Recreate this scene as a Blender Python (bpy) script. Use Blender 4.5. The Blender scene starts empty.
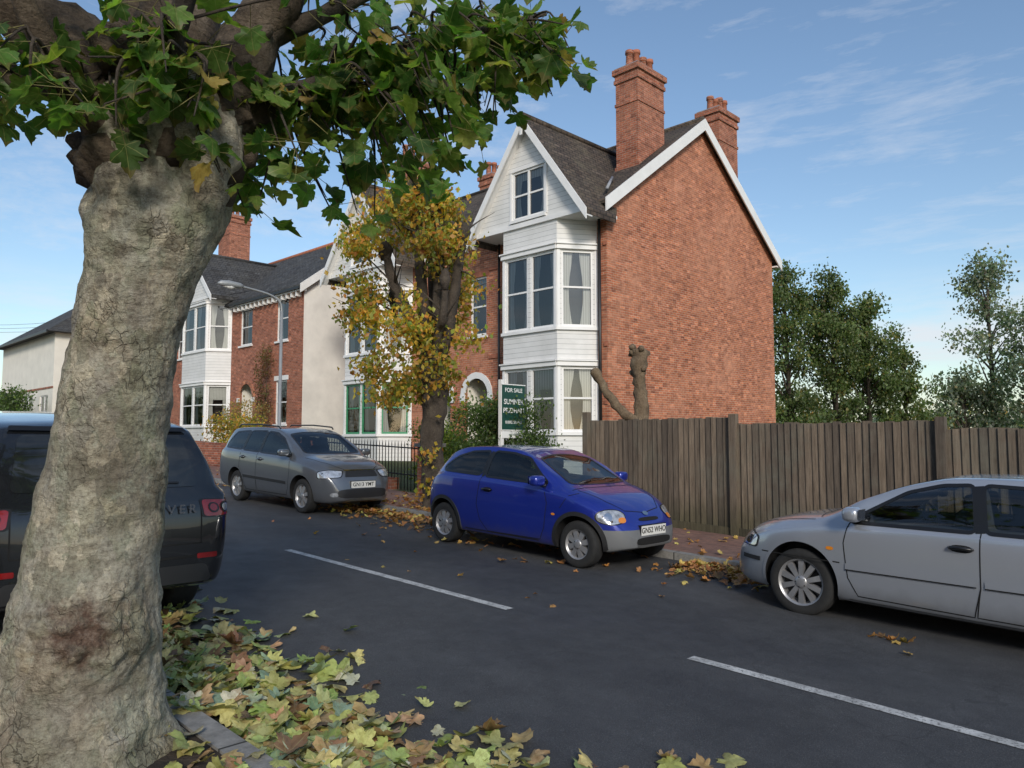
import bpy, bmesh, math, random
import numpy as np
from mathutils import Vector, Matrix, noise
from mathutils.bvhtree import BVHTree
random.seed(11); np.random.seed(11)
SL=.036
def g(x): return -SL*max(-90,min(40,x))
FW=(-.7022,.7120); RT=(.7120,.7022)
def W(r,d,z): return Vector((FW[0]*d+RT[0]*r, FW[1]*d+RT[1]*r, z))
C=bpy.context.scene.collection
# ------------------------------------------------------------ materials
def nm(name):
    m=bpy.data.materials.new(name); m.use_nodes=True
    nt=m.node_tree; b=nt.nodes['Principled BSDF']; return m,nt,b
def c4(c): return (c[0],c[1],c[2],1)
def noise_n(nt,vec,scale,detail=4,rough=.6):
    n=nt.nodes.new('ShaderNodeTexNoise'); n.inputs['Scale'].default_value=scale; n.inputs['Detail'].default_value=detail; n.inputs['Roughness'].default_value=rough
    nt.links.new(vec,n.inputs['Vector']); return n.outputs['Fac']
def ramp(nt,fac,stops):
    r=nt.nodes.new('ShaderNodeValToRGB'); e=r.color_ramp.elements
    while len(e)<len(stops): e.new(.5)
    for i,(p,c) in enumerate(stops): e[i].position=p; e[i].color=c4(c)
    nt.links.new(fac,r.inputs['Fac']); return r.outputs['Color']
def mix(nt,f,a,b,mode='MIX'):
    n=nt.nodes.new('ShaderNodeMix'); n.data_type='RGBA'; n.blend_type=mode
    for s,v in ((0,f),(6,a),(7,b)):
        if isinstance(v,bpy.types.NodeSocket): nt.links.new(v,n.inputs[s])
        else: n.inputs[s].default_value=v if s==0 else c4(v)
    return n.outputs[2]
def math_n(nt,op,a,b=None,c=None,clamp=False):
    n=nt.nodes.new('ShaderNodeMath'); n.operation=op; n.use_clamp=clamp
    for i,v in enumerate((a,b,c)):
        if v is None: continue
        if isinstance(v,bpy.types.NodeSocket): nt.links.new(v,n.inputs[i])
        else: n.inputs[i].default_value=v
    return n.outputs[0]
def bump(nt,b,h,strength=.4,dist=.01):
    n=nt.nodes.new('ShaderNodeBump'); n.inputs['Strength'].default_value=strength; n.inputs['Distance'].default_value=dist
    nt.links.new(h,n.inputs['Height']); nt.links.new(n.outputs[0],b.inputs['Normal'])
def objco(nt): return nt.nodes.new('ShaderNodeTexCoord').outputs['Object']
def mapping(nt,co,sc,rot=(0,0,0)):
    mp=nt.nodes.new('ShaderNodeMapping'); mp.inputs['Scale'].default_value=sc; mp.inputs['Rotation'].default_value=rot; nt.links.new(co,mp.inputs[0]); return mp.outputs[0]
def M(name,col,rough=.6,metal=0,var=.15,vs=3,bs=0,bst=.3,bd=.01,coat=0,spec=.5):
    m,nt,b=nm(name); co=objco(nt)
    b.inputs['Roughness'].default_value=rough; b.inputs['Metallic'].default_value=metal
    b.inputs['Coat Weight'].default_value=coat; b.inputs['Coat Roughness'].default_value=.04
    b.inputs['Specular IOR Level'].default_value=spec
    if var>0:
        f=noise_n(nt,co,vs,5)
        col2=ramp(nt,f,[(.3,[c*(1-var) for c in col]),(.7,[min(1,c*(1+var)) for c in col])])
        nt.links.new(col2,b.inputs['Base Color'])
    else: b.inputs['Base Color'].default_value=c4(col)
    if bs: bump(nt,b,noise_n(nt,co,bs,4),bst,bd)
    return m
def brick_mat(name,c1,c2,mortar,bw=.225,bh=.075,ms=.009,light=None,patch=.5,ymul=1,bumps=.5,rough=.85,flat=False,dark=None):
    m,nt,b=nm(name); co=objco(nt)
    s=nt.nodes.new('ShaderNodeSeparateXYZ'); nt.links.new(co,s.inputs[0])
    cb=nt.nodes.new('ShaderNodeCombineXYZ')
    if flat:
        nt.links.new(s.outputs[0],cb.inputs[0]); nt.links.new(s.outputs[1],cb.inputs[1])
    else:
        nt.links.new(math_n(nt,'ADD',s.outputs[0],s.outputs[1]),cb.inputs[0]); nt.links.new(math_n(nt,'MULTIPLY',s.outputs[2],ymul),cb.inputs[1])
    t=nt.nodes.new('ShaderNodeTexBrick'); nt.links.new(cb.outputs[0],t.inputs['Vector'])
    t.inputs['Scale'].default_value=1; t.inputs['Brick Width'].default_value=bw; t.inputs['Row Height'].default_value=bh
    t.inputs['Mortar Size'].default_value=ms; t.inputs['Mortar Smooth'].default_value=.3
    t.inputs['Color1'].default_value=c4(c1); t.inputs['Color2'].default_value=c4(c2); t.inputs['Mortar'].default_value=c4(mortar)
    col=t.outputs['Color']
    if dark:
        cell=nt.nodes.new('ShaderNodeTexWhiteNoise'); cell.noise_dimensions='2D'
        fx=math_n(nt,'FLOOR',math_n(nt,'DIVIDE',math_n(nt,'ADD',s.outputs[0],s.outputs[1]),bw)); fy=math_n(nt,'FLOOR',math_n(nt,'DIVIDE',s.outputs[2],bh/ymul))
        cc=nt.nodes.new('ShaderNodeCombineXYZ'); nt.links.new(fx,cc.inputs[0]); nt.links.new(fy,cc.inputs[1]); nt.links.new(cc.outputs[0],cell.inputs['Vector'])
        k=ramp(nt,cell.outputs['Value'],[(0,(.58,.54,.52)),(.25,(.9,.9,.9)),(.8,(1.05,1.05,1.05)),(1,(1.4,1.45,1.5))])
        col=mix(nt,1,col,k,'MULTIPLY')
    f1=ramp(nt,noise_n(nt,co,.45,5,.65),[(.4,(0,0,0)),(.62,(1,1,1))])
    if light:
        f3=ramp(nt,noise_n(nt,co,1.7,6,.75),[(.45,(.25,.25,.25)),(.6,(1,1,1))])
        col=mix(nt,math_n(nt,'MULTIPLY',math_n(nt,'MULTIPLY',f1,f3),patch),col,light)
    f2=ramp(nt,noise_n(nt,co,6,6,.7),[(.3,(.72,.72,.72)),(.7,(1.15,1.15,1.15))])
    col=mix(nt,1,col,f2,'MULTIPLY')
    nt.links.new(col,b.inputs['Base Color']); b.inputs['Roughness'].default_value=rough
    bump(nt,b,math_n(nt,'SUBTRACT',1,t.outputs['Fac']),bumps,.01)
    return m
m_brick=brick_mat('brick_orange',(.52,.160,.068),(.35,.098,.050),(.48,.33,.23),light=(.58,.27,.165),patch=.75,ms=.009,dark=1)
m_brick2=brick_mat('brick_red',(.42,.125,.060),(.29,.082,.045),(.38,.28,.21),light=(.40,.18,.11),patch=.5,dark=1)
m_pave=brick_mat('brick_paving',(.28,.145,.105),(.20,.105,.08),(.10,.08,.07),bw=.21,bh=.105,ms=.006,light=(.30,.22,.18),patch=.5,flat=True,bumps=.3)
m_tile=brick_mat('roof_tile',(.105,.075,.056),(.062,.046,.038),(.02,.017,.015),bw=.3,bh=.20,ms=.022,light=(.14,.12,.08),patch=.6,ymul=1.55,bumps=1,dark=1)
m_slate=brick_mat('roof_slate',(.075,.073,.072),(.05,.05,.052),(.018,.018,.018),bw=.3,bh=.22,ms=.016,light=(.10,.095,.08),patch=.5,ymul=1.55,bumps=.9,dark=1)
m_white=M('white_paint',(.80,.79,.77),.45,var=.06,vs=2)
m_render=M('white_render',(.76,.73,.67),.85,var=.10,vs=1.2,bs=40,bst=.2)
m_cream=M('cream_render',(.78,.74,.65),.8,var=.08,vs=1)
def boards():
    m,nt,b=nm('white_weatherboard'); co=objco(nt)
    s=nt.nodes.new('ShaderNodeSeparateXYZ'); nt.links.new(co,s.inputs[0])
    f=math_n(nt,'FRACT',math_n(nt,'MULTIPLY',s.outputs[2],6.5))
    col=mix(nt,math_n(nt,'LESS_THAN',f,.09),(.80,.79,.77),(.45,.45,.44))
    v=ramp(nt,noise_n(nt,co,2,5),[(.3,(.86,.86,.85)),(.7,(1,1,1))])
    nt.links.new(mix(nt,1,col,v,'MULTIPLY'),b.inputs['Base Color']); b.inputs['Roughness'].default_value=.5
    bump(nt,b,f,.6,.02); return m
m_boards=boards()
m_dark=M('dark_plastic',(.018,.018,.019),.5,var=.1)
m_black=M('black_metal',(.015,.015,.016),.4,var=.1)
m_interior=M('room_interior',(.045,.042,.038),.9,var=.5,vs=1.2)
def curtain_mat():
    m,nt,b=nm('curtain'); co=objco(nt)
    s=nt.nodes.new('ShaderNodeSeparateXYZ'); nt.links.new(co,s.inputs[0])
    f=math_n(nt,'SINE',math_n(nt,'MULTIPLY',math_n(nt,'ADD',s.outputs[0],s.outputs[1]),60))
    col=mix(nt,math_n(nt,'MULTIPLY_ADD',f,.5,.5),(.56,.55,.51),(.78,.77,.73))
    nt.links.new(col,b.inputs['Base Color']); b.inputs['Roughness'].default_value=.9; return m
m_curt=curtain_mat()
def pane_mat(name,tint,ior,bmp):
    m,nt,b=nm(name); nt.nodes.remove(b)
    o=nt.nodes['Material Output']; t=nt.nodes.new('ShaderNodeBsdfTransparent'); t.inputs[0].default_value=c4(tint)
    gl=nt.nodes.new('ShaderNodeBsdfGlossy'); gl.inputs['Roughness'].default_value=.03
    fr=nt.nodes.new('ShaderNodeFresnel'); fr.inputs[0].default_value=ior
    co=objco(nt); bp=nt.nodes.new('ShaderNodeBump'); bp.inputs['Strength'].default_value=bmp; nt.links.new(noise_n(nt,co,1.5,2),bp.inputs['Height'])
    nt.links.new(bp.outputs[0],gl.inputs['Normal'])
    mx=nt.nodes.new('ShaderNodeMixShader'); nt.links.new(fr.outputs[0],mx.inputs[0]); nt.links.new(t.outputs[0],mx.inputs[1]); nt.links.new(gl.outputs[0],mx.inputs[2])
    nt.links.new(mx.outputs[0],o.inputs[0]); return m
m_pane=pane_mat('window_glass',(.88,.90,.90),2.1,.05)
m_cglass=pane_mat('car_window_glass',(.58,.62,.60),1.7,.0)
m_terra=M('terracotta',(.38,.135,.075),.8,var=.25,vs=5)
m_lead=M('lead_flashing',(.28,.29,.31),.5)
m_green=M('green_frame',(.05,.25,.12),.4)
def warp(nt,co,scale,amt):
    wv=nt.nodes.new('ShaderNodeTexNoise'); wv.inputs['Scale'].default_value=scale; wv.inputs['Detail'].default_value=4; nt.links.new(co,wv.inputs['Vector'])
    va=nt.nodes.new('ShaderNodeVectorMath'); va.operation='MULTIPLY_ADD'; nt.links.new(wv.outputs['Color'],va.inputs[0]); va.inputs[1].default_value=(amt,)*3; nt.links.new(co,va.inputs[2]); return va.outputs[0]
def asphalt():
    m,nt,b=nm('asphalt'); co=objco(nt)
    f=ramp(nt,noise_n(nt,co,140,3,.85),[(.3,(.030,.031,.033)),(.55,(.064,.065,.068)),(.74,(.19,.19,.188))])
    p=ramp(nt,noise_n(nt,mapping(nt,co,(.35,1,1)),.8,5,.6),[(.35,(.74,.74,.77)),(.65,(1.17,1.17,1.16))])
    p2=ramp(nt,noise_n(nt,co,5,6,.7),[(.35,(.80,.80,.80)),(.65,(1.12,1.12,1.12))])
    c=mix(nt,1,mix(nt,1,f,p,'MULTIPLY'),p2,'MULTIPLY')
    v=nt.nodes.new('ShaderNodeTexVoronoi'); v.feature='DISTANCE_TO_EDGE'; v.inputs['Scale'].default_value=.25
    nt.links.new(warp(nt,co,1.6,.9),v.inputs['Vector'])
    c=mix(nt,math_n(nt,'MULTIPLY',math_n(nt,'LESS_THAN',v.outputs['Distance'],.0018),.35),c,(.02,.02,.02))
    # worn, slightly paler wheel tracks along the road
    s=nt.nodes.new('ShaderNodeSeparateXYZ'); nt.links.new(co,s.inputs[0])
    tr=math_n(nt,'SINE',math_n(nt,'MULTIPLY',math_n(nt,'ADD',s.outputs[1],math_n(nt,'MULTIPLY',noise_n(nt,co,.4,3),.6)),3.6))
    c=mix(nt,1,c,ramp(nt,math_n(nt,'MULTIPLY_ADD',tr,.5,.5),[(0,(.92,.92,.92)),(1,(1.07,1.07,1.06))]),'MULTIPLY')
    nt.links.new(c,b.inputs['Base Color'])
    r=ramp(nt,noise_n(nt,co,.8,4),[(.3,(.55,.55,.55)),(.7,(.82,.82,.82))]); nt.links.new(r,b.inputs['Roughness'])
    bump(nt,b,noise_n(nt,co,110,3,.8),.8,.009); return m
m_asph=asphalt()
def linepaint():
    m,nt,b=nm('road_paint'); co=objco(nt)
    f=ramp(nt,noise_n(nt,co,45,5,.8),[(.38,(.10,.10,.10)),(.48,(.58,.58,.56))])
    w2=ramp(nt,noise_n(nt,co,6,4,.7),[(.35,(.6,.6,.6)),(.6,(1,1,1))])
    nt.links.new(mix(nt,1,f,w2,'MULTIPLY'),b.inputs['Base Color']); b.inputs['Roughness'].default_value=.7; return m
m_line=linepaint()
def kerbm():
    m,nt,b=nm('kerb_stone'); co=objco(nt)
    s=nt.nodes.new('ShaderNodeSeparateXYZ'); nt.links.new(co,s.inputs[0])
    f=math_n(nt,'LESS_THAN',math_n(nt,'FRACT',math_n(nt,'MULTIPLY',s.outputs[0],1.09)),.018)
    c=ramp(nt,noise_n(nt,co,9,6,.7),[(.3,(.15,.145,.135)),(.7,(.33,.32,.30))])
    nt.links.new(mix(nt,f,c,(.04,.04,.035)),b.inputs['Base Color']); b.inputs['Roughness'].default_value=.85
    bump(nt,b,noise_n(nt,co,30,4),.4,.01); return m
m_kerb=kerbm()
m_soil=M('soil',(.045,.033,.024),.95,var=.5,vs=8,bs=25,bst=.9,bd=.03)
def grassm():
    m,nt,b=nm('grass'); co=objco(nt)
    f=ramp(nt,noise_n(nt,co,2,6,.7),[(.3,(.035,.055,.018)),(.7,(.075,.10,.03))])
    nt.links.new(f,b.inputs['Base Color']); b.inputs['Roughness'].default_value=.95
    bump(nt,b,noise_n(nt,co,30,4),.8,.04); return m
m_grass=grassm()
def woodm():
    m,nt,b=nm('fence_wood'); co=objco(nt)
    v=mapping(nt,co,(14,14,1.0))
    f=ramp(nt,noise_n(nt,v,2.5,6,.7),[(.3,(.072,.055,.040)),(.7,(.185,.148,.112))])
    gi=nt.nodes.new('ShaderNodeNewGeometry')
    r=ramp(nt,gi.outputs['Random Per Island'],[(0,(.62,.62,.64)),(.5,(1,.98,.95)),(1,(1.3,1.26,1.2))])
    c=mix(nt,1,f,r,'MULTIPLY')
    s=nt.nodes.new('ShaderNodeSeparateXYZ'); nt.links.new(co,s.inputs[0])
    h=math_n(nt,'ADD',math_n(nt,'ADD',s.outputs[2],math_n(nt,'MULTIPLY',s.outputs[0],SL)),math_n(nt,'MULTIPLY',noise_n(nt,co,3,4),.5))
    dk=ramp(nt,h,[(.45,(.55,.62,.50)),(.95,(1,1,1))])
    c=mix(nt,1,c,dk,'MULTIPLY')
    al=ramp(nt,noise_n(nt,co,1.3,5,.7),[(.5,(0,0,0)),(.68,(1,1,1))]); c=mix(nt,math_n(nt,'MULTIPLY',al,.4),c,(.15,.155,.12))
    nt.links.new(c,b.inputs['Base Color']); b.inputs['Roughness'].default_value=.9
    bump(nt,b,noise_n(nt,v,4,5),.5,.01); return m
m_wood=woodm()
BURR=W(-2.04,3.75,.86)+(-W(-2.04,3.75,0)).normalized()*.33
def barkm(name,stops,scale=2.4,bd=.05,wr_amt=0,burr=False,flake=False):
    m,nt,b=nm(name); co=objco(nt); cw=warp(nt,mapping(nt,co,(1.2,1.2,.75)),3,.3)
    f=noise_n(nt,cw,scale,8,.7)
    c=ramp(nt,f,stops)
    hh=math_n(nt,'MULTIPLY',noise_n(nt,co,22,7,.75),.6)
    if flake:
        for sc_,am in ((5.5,.75),(15,.7)):
            v=nt.nodes.new('ShaderNodeTexVoronoi'); v.inputs['Scale'].default_value=sc_; nt.links.new(warp(nt,mapping(nt,co,(1,1,.75)),sc_*.8,1.6/sc_),v.inputs['Vector'])
            sp=nt.nodes.new('ShaderNodeSeparateColor'); nt.links.new(v.outputs['Color'],sp.inputs[0])
            pc=ramp(nt,sp.outputs[0],[(0,(.58,.55,.50)),(.25,(.78,.84,.70)),(.5,(.97,.97,.97)),(.75,(1.16,1.13,1.04)),(1,(1.55,1.52,1.38))])
            nf=ramp(nt,noise_n(nt,co,1.6+sc_*.1,5,.6),[(.38,(.25,.25,.25)),(.55,(1,1,1))])
            c=mix(nt,math_n(nt,'MULTIPLY',nf,am),c,mix(nt,1,c,pc,'MULTIPLY'))
            hh=math_n(nt,'ADD',hh,math_n(nt,'MULTIPLY',sp.outputs[0],.3))
        v=nt.nodes.new('ShaderNodeTexVoronoi'); v.feature='DISTANCE_TO_EDGE'; v.inputs['Scale'].default_value=13; nt.links.new(warp(nt,mapping(nt,co,(1,1,.8)),9,.16),v.inputs['Vector'])
        fz=ramp(nt,v.outputs['Distance'],[(.0,(.46,.42,.37)),(.05,(1,1,1))])
        nz=ramp(nt,noise_n(nt,co,2.1,5,.65),[(.45,(0,0,0)),(.58,(1,1,1))])
        c=mix(nt,math_n(nt,'MULTIPLY',nz,.75),c,mix(nt,1,c,fz,'MULTIPLY'))
        hh=math_n(nt,'ADD',hh,math_n(nt,'MULTIPLY',math_n(nt,'MULTIPLY',fz,nz),.35))
        lich=ramp(nt,noise_n(nt,co,7,6,.75),[(.56,(0,0,0)),(.64,(1,1,1))]); c=mix(nt,math_n(nt,'MULTIPLY',lich,.4),c,(.42,.45,.34))
    fine=ramp(nt,noise_n(nt,co,40,6,.8),[(.34,(.48,.46,.43)),(.5,(.97,.97,.97)),(.68,(1.25,1.25,1.25))])
    c=mix(nt,1,c,fine,'MULTIPLY')
    wr=noise_n(nt,warp(nt,mapping(nt,co,(1,1,4)),4,.25),4,7,.72)
    c=mix(nt,wr_amt,c,mix(nt,1,c,ramp(nt,wr,[(.36,(.42,.38,.33)),(.47,(1,1,1))]),'MULTIPLY'))
    hh=math_n(nt,'ADD',hh,math_n(nt,'MULTIPLY',wr,.8*wr_amt+.2))
    if burr:
        d=nt.nodes.new('ShaderNodeVectorMath'); d.operation='DISTANCE'; nt.links.new(co,d.inputs[0]); d.inputs[1].default_value=tuple(BURR)
        dd=math_n(nt,'ADD',d.outputs['Value'],math_n(nt,'MULTIPLY',noise_n(nt,co,9,6,.8),.36))
        k=ramp(nt,dd,[(.26,(1,1,1)),(.36,(0,0,0))])
        c=mix(nt,math_n(nt,'MULTIPLY',k,.9),c,ramp(nt,noise_n(nt,co,20,5,.8),[(.35,(.045,.024,.016)),(.55,(.14,.075,.05)),(.68,(.28,.20,.15))]))
    nt.links.new(c,b.inputs['Base Color']); b.inputs['Roughness'].default_value=.9
    bump(nt,b,hh,1,bd); return m
m_bark=barkm('plane_bark',[(.30,(.20,.165,.125)),(.40,(.32,.28,.22)),(.50,(.40,.365,.295)),(.60,(.48,.45,.37)),(.72,(.57,.55,.47))],2.6,.055,.4,True,True)
m_bark2=barkm('dark_bark',[(.3,(.035,.027,.020)),(.55,(.078,.060,.044)),(.75,(.13,.108,.08))],4)
m_bark3=barkm('limb_bark',[(.3,(.05,.036,.024)),(.5,(.12,.088,.058)),(.75,(.25,.20,.145))],3,.06,.6)
def leafm(name,veins=True,trans=.35):
    m,nt,b=nm(name); o=nt.nodes['Material Output']
    a=nt.nodes.new('ShaderNodeAttribute'); a.attribute_name='col'
    c=a.outputs['Color']
    if veins:
        l=nt.nodes.new('ShaderNodeAttribute'); l.attribute_name='lp'
        s=nt.nodes.new('ShaderNodeSeparateXYZ'); nt.links.new(l.outputs['Vector'],s.inputs[0])
        an=math_n(nt,'ABSOLUTE',math_n(nt,'ARCTAN2',s.outputs[0],math_n(nt,'ADD',s.outputs[1],-.02)))
        rr=math_n(nt,'SQRT',math_n(nt,'ADD',math_n(nt,'MULTIPLY',s.outputs[0],s.outputs[0]),math_n(nt,'MULTIPLY',s.outputs[1],s.outputs[1])))
        d=math_n(nt,'PINGPONG',an,.47)
        v=math_n(nt,'LESS_THAN',math_n(nt,'MULTIPLY',d,rr),.012)
        c=mix(nt,math_n(nt,'MULTIPLY',v,.45),c,(.36,.34,.14))
        co=objco(nt)
        c=mix(nt,1,c,ramp(nt,noise_n(nt,co,30,4,.7),[(.3,(.66,.62,.5)),(.55,(1.1,1.1,1.1))]),'MULTIPLY')
        br=ramp(nt,math_n(nt,'ADD',rr,math_n(nt,'MULTIPLY',noise_n(nt,co,18,4,.7),.5)),[(.95,(0,0,0)),(1.12,(1,1,1))])
        c=mix(nt,math_n(nt,'MULTIPLY',br,.45),c,(.20,.11,.04))
    nt.links.new(c,b.inputs['Base Color']); b.inputs['Roughness'].default_value=.5
    t=nt.nodes.new('ShaderNodeBsdfTranslucent')
    c2=mix(nt,1,c,(1.6,1.8,.8),'MULTIPLY'); nt.links.new(c2,t.inputs[0])
    mx=nt.nodes.new('ShaderNodeMixShader'); mx.inputs[0].default_value=trans
    nt.links.new(b.outputs[0],mx.inputs[1]); nt.links.new(t.outputs[0],mx.inputs[2]); nt.links.new(mx.outputs[0],o.inputs[0]); return m
m_leaf=leafm('green_leaves',True,.5); m_fleaf=leafm('fallen_leaves',True,.1); m_fol=leafm('foliage',False,.45)
# ------------------------------------------------------------ mesh builder
class MB:
    def __init__(s): s.v=[];s.f=[];s.m=[];s.s=[];s.mats=[]
    def mi(s,m):
        if m not in s.mats: s.mats.append(m)
        return s.mats.index(m)
    def add(s,vs,fs,m,smooth=False):
        o=len(s.v); s.v+= [tuple(v) for v in vs]; i=s.mi(m)
        for f in fs: s.f.append([a+o for a in f]); s.m.append(i); s.s.append(smooth)
    def box(s,x0,x1,y0,y1,z0,z1,m):
        s.add([(x0,y0,z0),(x1,y0,z0),(x1,y1,z0),(x0,y1,z0),(x0,y0,z1),(x1,y0,z1),(x1,y1,z1),(x0,y1,z1)],
              [(0,3,2,1),(4,5,6,7),(0,1,5,4),(1,2,6,5),(2,3,7,6),(3,0,4,7)],m)
    def obox(s,O,U,Nn,a0,a1,b0,b1,c0,c1,m):
        V=Vector((0,0,1)); O=Vector(O)
        P=[O+U*a+V*b+Nn*c for (a,b,c) in ((a0,b0,c0),(a1,b0,c0),(a1,b0,c1),(a0,b0,c1),(a0,b1,c0),(a1,b1,c0),(a1,b1,c1),(a0,b1,c1))]
        s.add(P,[(0,3,2,1),(4,5,6,7),(0,1,5,4),(1,2,6,5),(2,3,7,6),(3,0,4,7)],m)
    def prism(s,poly,vec,m):
        n=len(poly); v=Vector(vec)
        s.add([Vector(p) for p in poly]+[Vector(p)+v for p in poly],[tuple(range(n))[::-1],tuple(range(n,2*n))]+[(i,(i+1)%n,n+(i+1)%n,n+i) for i in range(n)],m)
    def sup(s,c,r,m,pw=.6,nu=20,nv=12):
        f=lambda t: math.copysign(abs(t)**pw,t); vs=[];fs=[]
        for j in range(nv+1):
            ph=-math.pi/2+math.pi*j/nv
            for i in range(nu):
                t=2*math.pi*i/nu; vs.append((c[0]+r[0]*f(math.cos(ph))*f(math.cos(t)),c[1]+r[1]*f(math.cos(ph))*f(math.sin(t)),c[2]+r[2]*f(math.sin(ph))))
        for j in range(nv):
            for i in range(nu): fs.append((j*nu+i,j*nu+(i+1)%nu,(j+1)*nu+(i+1)%nu,(j+1)*nu+i))
        s.add(vs,fs,m,True)
    def tube(s,pts,rad,m,n=10,nz=0,cap=True,nf=4):
        pts=[Vector(p) for p in pts]; rings=[]; prev=None
        for i,p in enumerate(pts):
            d=(pts[min(i+1,len(pts)-1)]-pts[max(i-1,0)]).normalized()
            if prev is None: a=d.cross(Vector((1,0,0)) if abs(d.x)<.9 else Vector((0,1,0))).normalized()
            else: a=(prev-d*prev.dot(d)).normalized()
            prev=a; b=d.cross(a); r=rad[i]; ring=[]
            for k in range(n):
                t=2*math.pi*k/n; q=p+(a*math.cos(t)+b*math.sin(t))*r
                if nz:
                    e=1+nz*noise.noise(q*nf)+nz*.5*noise.noise(q*nf*2.7); q=p+(a*math.cos(t)+b*math.sin(t))*r*e
                ring.append(q)
            rings.append(ring)
        vs=[q for r in rings for q in r]; fs=[]
        for i in range(len(rings)-1):
            for k in range(n): fs.append((i*n+k,i*n+(k+1)%n,(i+1)*n+(k+1)%n,(i+1)*n+k))
        if cap: fs.append(tuple(range(n))[::-1]); fs.append(tuple(range((len(rings)-1)*n,len(rings)*n)))
        s.add(vs,fs,m,True)
    def obj(s,name,parent=None):
        me=bpy.data.meshes.new(name); me.from_pydata(s.v,[],s.f)
        for m in s.mats: me.materials.append(m)
        me.polygons.foreach_set('material_index',s.m); me.polygons.foreach_set('use_smooth',s.s); me.update()
        o=bpy.data.objects.new(name,me); C.objects.link(o)
        if parent: par(o,parent)
        return o
def par(o,p):
    o.parent=p
    if p.type=='EMPTY' and p.get('world'): o.matrix_parent_inverse=Matrix.Translation(p.location).inverted()
def empty(name,loc=(0,0,0),world=True):
    e=bpy.data.objects.new(name,None); e.location=loc; e.empty_display_size=.3; C.objects.link(e)
    if world: e['world']=1
    return e
def text(name,body,size,mat4,m,parent=None,align='CENTER',ext=.001):
    cu=bpy.data.curves.new(name,'FONT'); cu.body=body; cu.size=size; cu.align_x=align; cu.align_y='CENTER'; cu.extrude=ext; cu.offset=size*.012
    cu.materials.append(m); o=bpy.data.objects.new(name,cu); C.objects.link(o)
    if parent: par(o,parent)
    o.matrix_basis=mat4; return o
def basis(X,Y,Z,loc):
    m=Matrix((X,Y,Z)).transposed().to_4x4(); m.translation=Vector(loc); return m
def catmull(pts,n=6):
    P=[Vector(p) for p in pts]; out=[]
    for i in range(len(P)-1):
        p0=P[max(i-1,0)];p1=P[i];p2=P[i+1];p3=P[min(i+2,len(P)-1)]
        for k in range(n):
            t=k/n; out.append(.5*((2*p1)+(-p0+p2)*t+(2*p0-5*p1+4*p2-p3)*t*t+(-p0+3*p1-3*p2+p3)*t**3))
    out.append(P[-1]); return out
# ------------------------------------------------------------ ground
def sheet(name,x0,x1,y0,y1,dz,m,nx=None):
    xs=sorted(set([x0,x1]+[x for x in (-90,40) if x0<x<x1])); b=MB()
    for a,c in zip(xs,xs[1:]): b.add([(a,y0,g(a)+dz),(c,y0,g(c)+dz),(c,y1,g(c)+dz),(a,y1,g(a)+dz)],[(0,1,2,3)],m)
    return b.obj(name)
def slab(name,x0,x1,y0,y1,dz,dz0,m):
    b=MB(); xs=sorted(set([x0,x1]+[x for x in (-90,40) if x0<x<x1]))
    for a,c in zip(xs,xs[1:]):
        b.add([(a,y0,g(a)+dz0),(c,y0,g(c)+dz0),(c,y1,g(c)+dz0),(a,y1,g(a)+dz0),(a,y0,g(a)+dz),(c,y0,g(c)+dz),(c,y1,g(c)+dz),(a,y1,g(a)+dz)],
              [(4,5,6,7),(0,1,5,4),(1,2,6,5),(2,3,7,6),(3,0,4,7)],m)
    return b.obj(name)
KF=8.5; KN=1.86; FY=10.6
sheet('ground',-1500,1500,-1500,1500,-.06,m_grass)
sheet('road',-120,60,KN-3,KF+.3,0,m_asph)
slab('pavement',-120,60,KF+.14,FY-.02,.085,-.1,m_pave)
slab('kerb',-120,60,KF,KF+.14,.09,-.1,m_kerb)
slab('garden_ground',-120,60,FY+.0,60,.08,-.1,m_grass)
slab('kerb',-5.6,60,KN-.14,KN,.10,-.1,m_kerb)
slab('verge',-5.6,60,.55,KN-.14,.085,-.1,m_soil)
slab('pavement',-5.6,60,-1.6,.55,.095,-.1,m_pave)
b=MB()
for k in range(-14,6):
    x0=-8.97+5.84*k; x1=x0+3.97
    b.add([(x0,4.99,g(x0)+.004),(x1,4.99,g(x1)+.004),(x1,5.09,g(x1)+.004),(x0,5.09,g(x0)+.004)],[(0,1,2,3)],m_line)
b.obj('road_markings')
e=empty('drain_grating',(-3.2,8.26,g(-3.2))); b=MB(); x=-3.2
b.box(x-.22,x+.22,8.06,8.46,g(x)-.05,g(x)+.006,m_black)
for k in range(7): b.box(x-.2+k*.06,x-.17+k*.06,8.09,8.43,g(x)+.006,g(x)+.016,m_lead)
b.obj('grate',e)
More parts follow.
